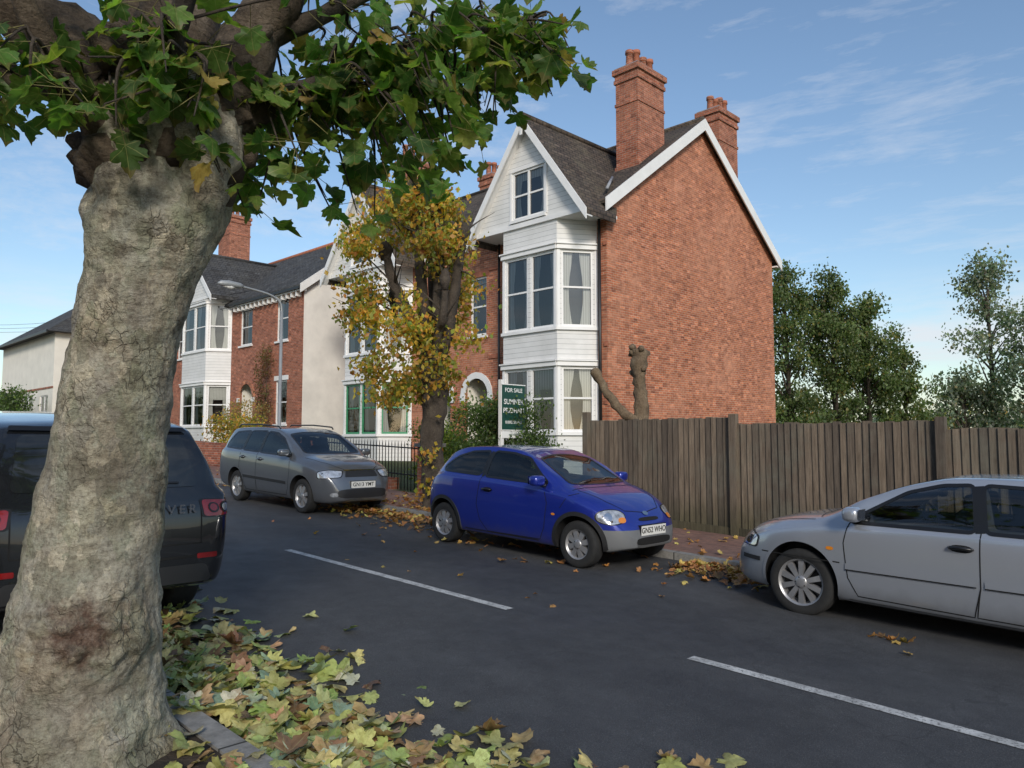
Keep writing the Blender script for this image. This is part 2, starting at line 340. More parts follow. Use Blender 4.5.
# ------------------------------------------------------------ leaves
half=[(.12,-.07),(.28,-.13),(.42,-.08),(.38,.03),(.33,.10),(.47,.13),(.60,.21),(.57,.31),(.63,.44),(.52,.47),(.44,.53),(.34,.52),(.27,.54),(.32,.64),(.27,.71),(.18,.79),(.09,.90)]
outl=[(0,0)]+half+[(0,1.0)]+[(-x,y) for x,y in half[::-1]]
LB=np.array([(0,.30)]+outl); LF=[(0,i,i%len(outl)+1) for i in range(1,len(outl)+1)]
PB=np.array([(-.02,.0),(0,-.28),(.02,0)])
def leaf_mesh(name,pos,rot,scale,col,mat,curl=None,parent=None,simple=False):
    n=len(pos)
    if simple: B=np.array([(0,0),(.38,.45),(0,1),(-.38,.45)]); F=[(0,1,2,3)]
    else:
        B=np.vstack([LB,PB]); k=len(LB); F=LF+[(k,k+1,k+2)]
    nb=len(B); V=np.zeros((n,nb,3)); V[:,:,0]=B[:,0]; V[:,:,1]=B[:,1]
    if not simple: V[:,1:,:2]*=1+np.random.normal(0,.05,(n,nb-1,1))
    if curl is None: curl=np.random.uniform(-.35,.35,n)
    ph=np.random.uniform(0,6.28,n)
    r2=B[:,0]**2+(B[:,1]-.35)**2
    V[:,:,2]=curl[:,None]*r2[None,:]*1.6+np.abs(B[:,0])[None,:]*np.random.uniform(-.1,.45,n)[:,None]+.09*np.sin(B[:,1][None,:]*7+ph[:,None])*np.abs(B[:,0])[None,:]*2
    V[:,:,0]*=np.random.uniform(.75,1.12,n)[:,None]
    V*=np.asarray(scale)[:,None,None]
    V=np.einsum('nij,nkj->nki',rot,V)+np.asarray(pos)[:,None,:]
    me=bpy.data.meshes.new(name); verts=V.reshape(-1,3); faces=[]
    for i in range(n):
        o=i*nb
        for f in F: faces.append([a+o for a in f])
    me.from_pydata(verts.tolist(),[],faces); me.materials.append(mat)
    a=me.attributes.new('col','FLOAT_COLOR','POINT'); cc=np.ones((n,nb,4)); cc[:,:,:3]=np.asarray(col)[:,None,:]; a.data.foreach_set('color',cc.ravel())
    if not simple:
        l=me.attributes.new('lp','FLOAT_VECTOR','POINT'); q=np.zeros((n,nb,3)); q[:,:,0]=B[:,0]; q[:,:,1]=B[:,1]; l.data.foreach_set('vector',q.ravel())
        me.polygons.foreach_set('use_smooth',[True]*len(me.polygons))
    me.update(); o=bpy.data.objects.new(name,me); C.objects.link(o)
    if parent: par(o,parent)
    return o
def rots(n,tilt=None):
    R=np.zeros((n,3,3))
    for i in range(n):
        if tilt is None:
            m=Matrix.Rotation(random.uniform(0,6.28),3,'Z')@Matrix.Rotation(random.uniform(0,6.28),3,'X')@Matrix.Rotation(random.uniform(0,6.28),3,'Y')
        else:
            m=Matrix.Rotation(random.gauss(0,tilt),3,'X')@Matrix.Rotation(random.gauss(0,tilt),3,'Y')@Matrix.Rotation(random.uniform(0,6.28),3,'Z')
        R[i]=np.array(m)
    return R
def pick(pal,n,var=.25):
    ws=[p[0] for p in pal]; out=[]
    for _ in range(n):
        c=random.choices(pal,ws)[0][1]; k=random.uniform(1-var,1+var); out.append([min(1,x*k*random.uniform(.9,1.1)) for x in c])
    return np.array(out)
pal_fall=[(3.6,(.34,.38,.12)),(3.6,(.43,.43,.17)),(2.6,(.21,.29,.08)),(2.2,(.42,.28,.14)),(1.6,(.27,.15,.075)),(2.4,(.52,.46,.18)),(.9,(.15,.09,.05)),(1.8,(.22,.30,.19)),(1.4,(.42,.43,.30))]
pal_far=[(3,(.46,.21,.06)),(3,(.33,.15,.05)),(2,(.50,.32,.09)),(1,(.18,.09,.035)),(1,(.52,.42,.11))]
P=[];S=[]
for i in range(2050):
    x=random.uniform(-8.2,-2.5); y=KN+.02+random.expovariate(1/.30)+random.uniform(0,.18)
    if y>KN+1.35: continue
    dens=.62+.35*math.sin(x*2.3+1)+.4*noise.noise(Vector((x*1.7,y*1.7,0)))-max(0,x+3.1)*.5
    if random.random()>dens+.2: continue
    P.append((x,y,g(x)+.012+random.random()*.10*math.exp(-(y-KN)/.4))); S.append(random.uniform(.085,.185))
for i in range(110):
    x=random.uniform(-5.6,-2.3); y=random.uniform(1.2,KN-.02); P.append((x,y,g(x)+.11+random.random()*.02)); S.append(random.uniform(.08,.16))
for (x,y) in ((-2.35,3.15),(-2.2,3.32),(-2.08,3.5),(-2.8,2.7),(-2.9,3.0),(-4.7,3.2),(-3.9,3.0),(-3.5,3.1),(-5.3,3.5),(-5.9,3.5),(-2.55,3.05),(-2.0,3.62),(-2.3,3.4)):
    P.append((x,y,g(x)+.015)); S.append(random.uniform(.10,.15))
leaf_mesh('leaf_pile',P,rots(len(P),.28),S,pick(pal_fall,len(P)),m_fleaf,curl=np.random.uniform(-.6,.35,len(P)))
P=[];S=[]
def gut(x0,x1,n,sp=.25,far=KF):
    for i in range(n):
        x=random.uniform(x0,x1); y=far-.03-abs(random.gauss(0,sp)); P.append((x,y,g(x)+.012+random.random()*.03)); S.append(random.uniform(.05,.11))
gut(-30,-1,460,.3); gut(-5.2,-3.3,420,.38); gut(-12.5,-8.5,480,.42); gut(-10.5,-6,90,.8)
for i in range(220):
    x=random.uniform(-22,2); y=random.uniform(KF+.1,FY-.1); P.append((x,y,g(x)+.1)); S.append(random.uniform(.05,.10))
for i in range(380):
    x=random.gauss(-10.9,1.3); y=random.uniform(KF+.1,FY-.1); P.append((x,y,g(x)+.1)); S.append(random.uniform(.05,.11))
for i in range(22):
    x=random.uniform(-12,-2); y=random.uniform(5.2,8); P.append((x,y,g(x)+.012)); S.append(random.uniform(.04,.08))
for i in range(7): P.append((-2.3+random.uniform(-.15,.15),6.75+random.uniform(-.08,.08),g(-2.3)+.015)); S.append(.08)
leaf_mesh('gutter_leaves',P,rots(len(P),.35),S,pick(pal_far,len(P)),m_fleaf)
# ------------------------------------------------------------ houses
def wall_open(b,O,U,Nn,Wd,H,ops,m,reveal=.11):
    xs=sorted(set([0,Wd]+[o[0] for o in ops]+[o[1] for o in ops])); zs=sorted(set([0,H]+[o[2] for o in ops]+[o[3] for o in ops]))
    V=Vector((0,0,1)); O=Vector(O)
    for i in range(len(xs)-1):
        for j in range(len(zs)-1):
            cx=(xs[i]+xs[i+1])/2; cz=(zs[j]+zs[j+1])/2
            if any(o[0]<cx<o[1] and o[2]<cz<o[3] for o in ops): continue
            b.add([O+U*xs[i]+V*zs[j],O+U*xs[i+1]+V*zs[j],O+U*xs[i+1]+V*zs[j+1],O+U*xs[i]+V*zs[j+1]],[(0,1,2,3)],m)
    for o in ops:
        a0,a1,z0,z1=o[:4]; q=[O+U*a0+V*z0,O+U*a1+V*z0,O+U*a1+V*z1,O+U*a0+V*z1]; q2=[p-Nn*reveal for p in q]
        b.add(q+q2,[(0,4,5,1),(1,5,6,2),(2,6,7,3),(3,7,4,0)],m)
def window(bf,bg,O,U,Nn,a0,a1,z0,z1,cols=1,rail=.5,curt=1,reveal=.08,fm=None,sill=True,fw=.065):
    fm=fm or m_white
    d0,d1=-reveal-.03,-reveal+.035
    bf.obox(O,U,Nn,a0,a0+fw,z0,z1,d0,d1,fm); bf.obox(O,U,Nn,a1-fw,a1,z0,z1,d0,d1,fm)
    bf.obox(O,U,Nn,a0+fw,a1-fw,z1-fw,z1,d0,d1,fm); bf.obox(O,U,Nn,a0+fw,a1-fw,z0,z0+fw*1.3,d0,d1,fm)
    w=(a1-a0)/cols
    for c in range(1,cols): bf.obox(O,U,Nn,a0+c*w-fw*.55,a0+c*w+fw*.55,z0+fw*1.3,z1-fw,d0,d1+.004,fm)
    zr=z0+(z1-z0)*rail
    if rail: bf.obox(O,U,Nn,a0+fw,a1-fw,zr-.028,zr+.028,d0,d1-.012,fm)
    if sill: bf.obox(O,U,Nn,a0-.07,a1+.07,z0-.09,z0-.003,-.05,.09,fm)
    V=Vector((0,0,1)); O=Vector(O)
    def q(bb,x0,x1,y0,y1,c,m): bb.add([O+U*x0+V*y0+Nn*c,O+U*x1+V*y0+Nn*c,O+U*x1+V*y1+Nn*c,O+U*x0+V*y1+Nn*c],[(0,1,2,3)],m)
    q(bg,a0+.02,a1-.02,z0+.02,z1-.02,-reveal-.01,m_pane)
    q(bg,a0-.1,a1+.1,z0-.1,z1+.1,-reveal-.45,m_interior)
    if curt:
        cw=(a1-a0)*random.uniform(.24,.40)*curt
        def drape(x0,x1,gath):
            n=6
            pl=[(x0+(x1-x0)*(1-gath*math.sin(math.pi*min(1,k/n*1.1))*.45),z0+(z1-z0)*k/n) for k in range(n+1)]
            for (xa,za_),(xb,zb_) in zip(pl,pl[1:]):
                bg.add([O+U*x0+V*za_-Nn*(reveal+.10),O+U*xa+V*za_-Nn*(reveal+.10),O+U*xb+V*zb_-Nn*(reveal+.10),O+U*x0+V*zb_-Nn*(reveal+.10)],[(0,1,2,3)],m_curt)
        drape(a0,a0+cw*1.2,.7); drape(a1,a1-cw*1.2,.7)
        if random.random()<.45: q(bg,a0,a1,z0+(z1-z0)*random.uniform(.6,.85),z1,-reveal-.08,m_curt)
NY=Vector((0,-1,0)); UX=Vector((1,0,0))
def bay(bw,bf,bg,xa,xb,Yw,proj,cd,z0,z1,wins,fm=None,base=None):
    pts=[(xa-cd,Yw),(xa,Yw-proj),(xb,Yw-proj),(xb+cd,Yw)]
    for i in range(3):
        A=Vector((*pts[i],z0)); B=Vector((*pts[i+1],z0)); U=(B-A); L=U.length; U=U/L; Nn=Vector((U.y,-U.x,0))
        ops=[]
        for (a,c) in wins:
            if i==1:
                mid=L/2; ops+= [(.10,mid-.06,a-z0,c-z0),(mid+.06,L-.10,a-z0,c-z0)]
            else: ops.append((.14,L-.14,a-z0,c-z0))
        wall_open(bw,A,U,Nn,L,z1-z0,ops,m_boards,.06)
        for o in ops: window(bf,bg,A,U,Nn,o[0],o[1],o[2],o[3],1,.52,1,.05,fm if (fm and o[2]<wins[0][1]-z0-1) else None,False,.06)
        for (a,c) in wins:
            bf.obox(A,U,Nn,-.02,L+.02,c-z0+.03,c-z0+.17,.0,.09,m_white); bf.obox(A,U,Nn,-.04,L+.04,c-z0+.17,c-z0+.21,.0,.14,m_white)
            bf.obox(A,U,Nn,-.02,L+.02,a-z0-.10,a-z0-.005,.0,.08,m_white)
            for e in (0,L-.09): bf.obox(A,U,Nn,e,e+.09,a-z0,c-z0+.03,.002,.03,m_white)
def chimney(b,x0,x1,y0,y1,z0,z1,npots,mb=None):
    mb=mb or m_brick2
    b.box(x0,x1,y0,y1,z0,z1-.55,mb)
    b.box(x0-.05,x1+.05,y0-.05,y1+.05,z1-.55,z1-.42,mb); b.box(x0-.02,x1+.02,y0-.02,y1+.02,z1-.42,z1-.25,mb)
    b.box(x0-.09,x1+.09,y0-.09,y1+.09,z1-.25,z1-.06,mb); b.box(x0-.03,x1+.03,y0-.03,y1+.03,z1-.06,z1,m_lead)
    b.box(x0-.04,x1+.04,y0-.04,y1+.04,z0,z0+.9,mb); b.box(x0-.03,x1+.03,y0-.03,y1+.03,z1-1.35,z1-1.25,mb)
    for i in range(npots):
        y=y0+(y1-y0)*(i+.5)/npots; x=(x0+x1)/2; h=random.uniform(-.06,.14)
        b.tube([(x,y,z1-.02),(x,y,z1+.1),(x,y,z1+.45+h),(x,y,z1+.46+h),(x,y,z1+.58+h)],[.15,.13,.115,.15,.14],m_terra if i%2 else m_brick2,14)
        b.tube([(x,y,z1+.582+h),(x,y,z1+.584+h)],[.11,.11],m_black,12)
def gable_front(bw,br,bt,xc,hw,zb,za,Yg,Yw,ymain,win,bf,bg,tile):
    m=(za-zb)/hw
    def xl(z): return xc-hw+(z-zb)/m
    def xr(z): return xc+hw-(z-zb)/m
    def poly(p): bw.add([(x,Yg,z) for x,z in p],[tuple(range(len(p)))],m_boards)
    if win:
        a0,a1,z0,z1=win
        poly([(xl(zb),zb),(xr(zb),zb),(xr(z0),z0),(xl(z0),z0)])
        poly([(xl(z0),z0),(a0,z0),(a0,z1),(xl(z1),z1)]); poly([(a1,z0),(xr(z0),z0),(xr(z1),z1),(a1,z1)])
        poly([(xl(z1),z1),(xr(z1),z1),(xc,za)])
        O=Vector((0,Yg,0)); window(bf,bg,O,UX,NY,a0,a1,z0,z1,2,.5,.6,.04,None,True)
        bf.box(a0-.1,a1+.1,Yg-.05,Yg+.02,z1+.005,z1+.13,m_white); bf.box(a0-.1,a0-.005,Yg-.04,Yg+.02,z0,z1,m_white); bf.box(a1+.005,a1+.1,Yg-.04,Yg+.02,z0,z1,m_white)
    else: poly([(xl(zb),zb),(xr(zb),zb),(xc,za)])
    bw.add([(xc-hw,Yg,zb),(xc+hw,Yg,zb),(xc+hw,Yw,zb),(xc-hw,Yw,zb)],[(0,1,2,3)],m_white)
    bf.box(xc-hw,xc+hw,Yg-.05,Yg-.003,zb,zb+.16,m_white)
    t=.2; ov=.28; e=.14
    for s in (-1,1):
        xe=xc+s*(hw+e); ze_=zb-e*m; yb=max(ymain(za)+.15,Yw); ye=max(ymain(ze_+.3)+.1,Yw+.05)
        A=[(xc,Yg-ov,za),(xe,Yg-ov,ze_),(xe,ye,ze_),(xc,yb,za)]
        br.add(A+[(x,y,z+t) for x,y,z in A],[(0,1,2,3),(7,6,5,4),(0,4,5,1),(1,5,6,2),(2,6,7,3),(3,7,4,0)],tile)
        bw.add([(xc+s*hw,Yg,zb-.0),(xc+s*hw,Yw+.3,zb-.0),(xc+s*hw,Yw+.3,zb+.1),(xc+s*hw,Yg,zb+.1)],[(0,1,2,3)],m_white)
        bt.prism([(xc,Yg-ov-.05,za-.16),(xe+s*.02,Yg-ov-.05,ze_-.16),(xe+s*.02,Yg-ov-.05,ze_+.17),(xc,Yg-ov-.05,za+.17)],(0,.045,0),m_white)
        bt.prism([(xc,Yg-ov,za-.04),(xe,Yg-ov,ze_-.04),(xe,Yg-ov,ze_-.005),(xc,Yg-ov,za-.005)],(0,ov,0),m_white)
    br.tube([(xc,Yg-ov,za+t+.02),(xc,ymain(za)+.1,za+t+.02)],[.09,.09],tile,8)
    bt.prism([(xc-.05,Yg-ov-.08,za-.45),(xc+.05,Yg-ov-.08,za-.45),(xc+.05,Yg-ov-.08,za+.3),(xc-.05,Yg-ov-.08,za+.3)],(0,.03,0),m_white)
def house(name,X0,X1,Yf,Yb,ze,zr,bays,fops,flankm,tile,brick,gz,chims,hw=2.5,zb0=-.3,attic=True,bwins=((1.97,3.93),(5.15,7.5)),halfb=1.15,fmg=None,doors=()):
    e=empty(name,((X0+X1)/2,(Yf+Yb)/2,g((X0+X1)/2)))
    bw,bf,bg,br,bt,bc=MB(),MB(),MB(),MB(),MB(),MB()
    Ym=(Yf+Yb)/2; m=(zr-ze)/(Ym-Yf)
    fo=[(o[0]-X0,o[1]-X0,o[2]-zb0,o[3]-zb0) for o in fops]
    do=[(o[0]-X0,o[1]-X0,o[2]-zb0,o[3]-zb0) for o in doors]
    O=Vector((X0,Yf,zb0))
    wall_open(bw,O,UX,NY,X1-X0,ze-zb0,fo+do,brick,.12)
    for o in fo:
        window(bf,bg,O,UX,NY,*o,1,.5,1,.09)
        bf.obox(O,UX,NY,o[0]-.12,o[1]+.12,o[3],o[3]+.22,-.02,.02,m_white if name!='brick_house' else m_terra)
    for o in do:
        c=(o[0]+o[1])/2; r=(o[1]-o[0])/2; n=10; zc=o[3]-r
        pts=[(c+r*math.cos(math.pi*k/n),zc+r*math.sin(math.pi*k/n)) for k in range(n+1)]
        V=Vector((0,0,1))
        for half_ in (0,1):
            ps=[p for p in pts if (p[0]>=c-1e-6)==(half_==0) or abs(p[0]-c)<1e-6]
            cor=(o[1],o[3]) if half_==0 else (o[0],o[3])
            bw.add([O+UX*p[0]+V*p[1]-NY*.004 for p in [cor]+ps],[tuple(range(len(ps)+1))],brick)
        for k in range(n):
            t0=math.pi*k/n;t1=math.pi*(k+1)/n
            q=[(c+r*math.cos(t0),zc+r*math.sin(t0)),(c+(r+.22)*math.cos(t0),zc+(r+.22)*math.sin(t0)),(c+(r+.22)*math.cos(t1),zc+(r+.22)*math.sin(t1)),(c+r*math.cos(t1),zc+r*math.sin(t1))]
            bf.prism([O+UX*p[0]+V*p[1]+NY*.04 for p in q],-NY*.06,m_white if name=='brick_house' else m_brick)
        for sx in (o[0]-.22,o[1]): bf.obox(O,UX,NY,sx,sx+.22,zc-.22,zc,0,.06,m_white)
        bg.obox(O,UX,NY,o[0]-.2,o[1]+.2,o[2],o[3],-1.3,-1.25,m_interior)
        bg.obox(O,UX,NY,c-.42,c+.42,o[2],o[2]+2.05,-1.2,-1.15,m_white); bg.obox(O,UX,NY,c-.3,c+.3,o[2]+.9,o[2]+1.85,-1.14,-1.12,m_green)
        bg.obox(O,UX,NY,o[0]-.1,o[0]-.0,o[2],o[3],-1.2,-.12,m_cream); bg.obox(O,UX,NY,o[1],o[1]+.1,o[2],o[3],-1.2,-.12,m_cream)
    bw.add([(X0,Yb,zb0),(X1,Yb,zb0),(X1,Yb,ze),(X0,Yb,ze)],[(3,2,1,0)],brick)
    for X,mm in ((X1,flankm),(X0,flankm)):
        bw.add([(X,Yf,zb0),(X,Yb,zb0),(X,Yb,ze),(X,Ym,zr),(X,Yf,ze)],[(0,1,2,3,4)] if X==X1 else [(4,3,2,1,0)],mm)
    ov=.32; t=.14
    for s in (-1,1):
        yE=Ym+s*((Ym-Yf)+ov); zE=ze-ov*m
        br.prism([(X0-.22,Ym,zr+.02),(X0-.22,yE,zE+.02),(X0-.22,yE,zE+t+.02),(X0-.22,Ym,zr+t+.02)],(X1-X0+.44,0,0),tile)
        for X in (X0-.27,X1+.225):
            bt.prism([(X,Ym,zr-.25),(X,yE+s*.03,zE-.25),(X,yE+s*.03,zE+t+.03),(X,Ym,zr+t+.03)],(.045,0,0),m_white)
        segs=[(X0-.2,X1+.2)]
        if s<0:
            segs=[]; a=X0-.2
            for cx in sorted(bays): segs.append((a,cx-hw-.16)); a=cx+hw+.16
            if X1+.2>a: segs.append((a,X1+.2))
        for (a,c) in segs:
            if c-a<.1: continue
            bt.box(a,c,min(yE,yE+s*.09),max(yE,yE+s*.09),zE-.06,zE+.06,m_black)
            bt.box(a,c,min(Ym+s*(Ym-Yf+.003),yE-s*.02),max(Ym+s*(Ym-Yf+.003),yE-s*.02),zE-.12,zE-.065,m_white)
            if s<0:
                k=a+.2
                while k<c-.1: bt.box(k,k+.09,yE+.05,Yf-.004,zE-.34,zE-.12,m_white); k+=.45
    br.tube([(X0-.2,Ym,zr+t+.03),(X1+.2,Ym,zr+t+.03)],[.11,.11],m_terra if tile is m_slate else tile,8)
    ymain=lambda z: Yf+(z-ze)/m
    for cx in bays:
        bay(bw,bf,bg,cx-halfb,cx+halfb,Yf,1.05,.72,zb0,gz[0]+.02,bwins,fmg if cx==bays[0] and len(bays)>1 else None)
        gable_front(bw,br,bt,cx,hw,gz[0],gz[1],Yf-1.08,Yf,ymain,(cx-.7,cx+.7,8.72,10.3) if attic else None,bf,bg,tile)
    for c in chims: chimney(bc,*c)
    bw.obj('walls',e);bf.obj('window_frames',e);bg.obj('window_panes',e);br.obj('roof',e);bt.obj('bargeboards',e)
    if bc.v: bc.obj('chimneys',e)
    return e
h1=house('brick_house',-27.7,-14.1,18.4,29.3,9.05,13.0,[-25.45,-16.35],
   [(-20.25,-19.4,5.4,7.5),(-22.4,-21.55,5.4,7.5)],m_brick,m_tile,m_brick,(8.45,11.75),
   [(-15.35,-14.45,20.6,22.15,10.0,14.35,4),(-15.35,-14.45,25.9,27.3,10.4,14.5,4),(-27.4,-26.5,20.35,21.9,10.0,14.2,4),(-27.4,-26.5,25.5,27.0,11,14.8,4)],
   hw=2.42,fmg=m_green,doors=[(-20.5,-19.3,.95,3.9),(-22.5,-21.3,.95,3.9)])
b=MB(); b.tube([(-14.3,18.28,.3),(-14.3,18.28,8.6)],[.05,.05],m_black,8); b.tube([(-18.65,18.28,.3),(-18.65,18.28,8.5)],[.04,.04],m_black,8)
b.tube([(-14.0,18.3,9.35),(-14.7,19.5,10.15)],[.05,.05],m_lead,6)
for z in (2.8,4.55,7.65):
    b.box(-19.25,-18.75,18.36,18.41,z,z+.12,m_terra); b.box(-14.22,-14.1,18.36,18.41,z,z+.12,m_terra)
b.obj('downpipes',h1)
h2=house('terraced_house',-51.5,-31.7,18.4,27.4,9.0,12.4,[-41.2],
   [(-34.2,-33.1,6.5,8.7),(-34.2,-33.1,2.5,4.6),(-38.0,-36.7,6.6,8.5),(-46,-44.8,6.5,8.6),(-49,-47.8,6.5,8.6)],m_render,m_slate,m_brick2,(9.2,11.7),
   [(-48.9,-47.3,22,23.4,11.5,16.4,4),(-33.5,-32.6,24.5,25.5,11,13.5,2)],hw=2.5,attic=False,bwins=((2.5,4.6),(6.5,8.9)),halfb=1.5,doors=[(-37.9,-36.5,1.4,4.6)])
e=empty('rendered_house',(-60,18,2)); b=MB(); bf=MB(); bg=MB()
O=Vector((-67,14,0)); wall_open(b,O,UX,NY,13,8.7,[(2,3.6,2.6,4.6),(6,8.6,2.6,4.6),(10.2,12,2.6,4.6)],m_cream)
for o in ((2,3.6,2.6,4.6),(6,8.6,2.6,4.6),(10.2,12,2.6,4.6)): window(bf,bg,O,UX,NY,*o,2)
b.add([(-54,14,0),(-54,24,0),(-54,24,8.7),(-54,14,8.7)],[(0,1,2,3)],m_cream); b.add([(-67,14,0),(-67,24,0),(-67,24,8.7),(-67,14,8.7)],[(3,2,1,0)],m_cream)
b.add([(-67,24,0),(-54,24,0),(-54,24,8.7),(-67,24,8.7)],[(3,2,1,0)],m_cream)
b.box(-67.02,-53.97,13.96,13.997,5.0,5.12,m_brick2)
b.obj('walls',e); bf.obj('window_frames',e); bg.obj('window_panes',e)
b=MB(); b.add([(-67.6,13.4,8.5),(-53.4,13.4,8.5),(-53.4,24.6,8.5),(-67.6,24.6,8.5),(-63,19,12.6),(-58,19,12.6)],[(0,1,5,4),(1,2,5),(2,3,4,5),(3,0,4),(3,2,1,0)],m_slate)
b.box(-67.65,-53.35,13.33,13.42,8.4,8.56,m_black); b.obj('roof',e)
for i,x in enumerate((-26,-8,12)):
    e=empty('suburban_house',(x,-16,g(x))); b=MB()
    b.box(x-6,x+6,-20,-11,-1,6.2,m_brick2); b.prism([(x-6.3,-20.4,6.1),(x-6.3,-10.6,6.1),(x-6.3,-15.5,9.6)],(12.6,0,0),m_tile)
    for wx in (-4,-1,3): 
        b.box(x+wx,x+wx+1.4,-11.0,-10.94,1.2,2.6,m_white); b.box(x+wx+.08,x+wx+1.32,-10.94,-10.93,1.28,2.52,m_interior)
        b.box(x+wx,x+wx+1.4,-11.0,-10.94,4.0,5.3,m_white); b.box(x+wx+.08,x+wx+1.32,-10.94,-10.93,4.08,5.22,m_interior)
    b.obj('walls_and_roof',e)
# ------------------------------------------------------------ fence
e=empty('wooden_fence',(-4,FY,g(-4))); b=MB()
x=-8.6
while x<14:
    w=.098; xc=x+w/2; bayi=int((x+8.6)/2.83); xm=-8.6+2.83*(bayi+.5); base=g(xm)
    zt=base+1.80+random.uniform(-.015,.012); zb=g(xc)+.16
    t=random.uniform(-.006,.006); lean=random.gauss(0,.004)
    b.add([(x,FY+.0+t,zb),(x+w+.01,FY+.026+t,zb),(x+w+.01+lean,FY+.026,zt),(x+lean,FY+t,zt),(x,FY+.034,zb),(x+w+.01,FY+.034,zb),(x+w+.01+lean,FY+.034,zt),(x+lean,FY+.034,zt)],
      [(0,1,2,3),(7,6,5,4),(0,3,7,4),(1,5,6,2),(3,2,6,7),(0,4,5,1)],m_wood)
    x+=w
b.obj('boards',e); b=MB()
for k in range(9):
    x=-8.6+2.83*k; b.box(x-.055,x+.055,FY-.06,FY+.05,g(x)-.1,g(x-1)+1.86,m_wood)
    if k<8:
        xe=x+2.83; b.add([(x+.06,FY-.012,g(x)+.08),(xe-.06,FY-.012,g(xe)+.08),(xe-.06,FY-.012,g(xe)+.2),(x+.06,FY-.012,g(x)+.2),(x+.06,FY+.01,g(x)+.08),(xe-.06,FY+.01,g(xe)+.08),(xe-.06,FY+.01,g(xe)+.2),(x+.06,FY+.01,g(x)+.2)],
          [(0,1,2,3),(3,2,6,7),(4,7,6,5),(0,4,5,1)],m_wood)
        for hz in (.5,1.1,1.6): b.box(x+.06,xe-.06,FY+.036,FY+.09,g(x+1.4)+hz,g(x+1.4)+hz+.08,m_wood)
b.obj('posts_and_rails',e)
e=empty('wooden_fence',(-8.6,12,.4)); b=MB()
for k in range(28):
    y=FY+.1+k*.12; b.box(-8.64,-8.61+random.random()*.005,y,y+.122,g(-8.6)+.05,g(-8.6)+1.75+random.uniform(-.01,.01),m_wood)
b.obj('boards',e)
e=empty('garden_wall',(-20,FY,.8)); b=MB()
def ramp_wall(x0,x1,h,m,y0=FY,y1=FY+.22,dz=0):
    b.add([(x0,y0,g(x0)-.1),(x1,y0,g(x1)-.1),(x1,y1,g(x1)-.1),(x0,y1,g(x0)-.1),(x0,y0,g(x0)+h),(x1,y0,g(x1)+h),(x1,y1,g(x1)+h),(x0,y1,g(x0)+h)],[(0,3,2,1),(4,5,6,7),(0,1,5,4),(1,2,6,5),(2,3,7,6),(3,0,4,7)],m)
ramp_wall(-12.9,-8.7,.5,m_brick2); ramp_wall(-17.6,-14.3,.35,m_brick2); ramp_wall(-30,-18.1,.8,m_brick2); ramp_wall(-75,-31.5,.8,m_brick2)
for x in (-13.1,-18.0,-30.3,-31.3): 
    b.box(x-.2,x+.2,FY-.05,FY+.33,g(x)-.1,g(x)+1.1,m_brick2); b.box(x-.25,x+.25,FY-.1,FY+.38,g(x)+1.1,g(x)+1.18,m_kerb)
b.obj('brickwork',e)
e=empty('iron_railings',(-16,FY,.6)); b=MB()
x=-17.55
while x<-13.35:
    b.tube([(x,FY+.1,g(x)+.1),(x,FY+.1,g(x)+1.12),(x,FY+.1,g(x)+1.2)],[.011,.011,.002],m_black,6); x+=.12
for h in (.45,1.05): b.tube([(-17.6,FY+.1,g(-17.6)+h),(-13.3,FY+.1,g(-13.3)+h)],[.016,.016],m_black,6)
b.obj('bars',e)
# ------------------------------------------------------------ street lamp
LX=-18.8; e=empty('street_lamp',(LX,10.25,g(LX))); b=MB(); z0=g(LX)
m_galv=M('galvanised_steel',(.33,.34,.34),.5,metal=.3,var=.12)
b.tube([(LX,10.25,z0),(LX,10.25,z0+1.2),(LX,10.25,z0+1.22),(LX,10.25,z0+4.5)],[.07,.07,.045,.038],m_galv,12)
arm=catmull([(LX,10.25,z0+4.45),(LX,10.2,z0+4.72),(LX,9.9,z0+4.9),(LX,9.2,z0+5.0),(LX,8.95,z0+5.02)],6)
b.tube(arm,[.03]*len(arm),m_galv,8); b.obj('column',e); b=MB()
b.tube([(LX,9.15,z0+5.02),(LX,9.05,z0+5.02),(LX,8.75,z0+5.03),(LX,8.55,z0+5.02),(LX,8.47,z0+5.01)],[.03,.075,.09,.07,.02],m_galv,12)
b.tube([(LX,9.0,z0+4.98),(LX,8.8,z0+4.95),(LX,8.6,z0+4.98)],[.02,.065,.03],m_curt,10); b.obj('lantern',e)
e=empty('telephone_wires',(-50,9,9)); b=MB()
for k in range(3):
    p0=Vector((-95,12+k*.4,13.0+k*.3)); p1=Vector((-36.5,18.2,8.6+.35*k)); pts=[p0.lerp(p1,t/12)-Vector((0,0,1.0*math.sin(math.pi*t/12))) for t in range(13)]
    b.tube(pts,[.012]*13,m_black,4,0,False)
b.obj('wires',e)
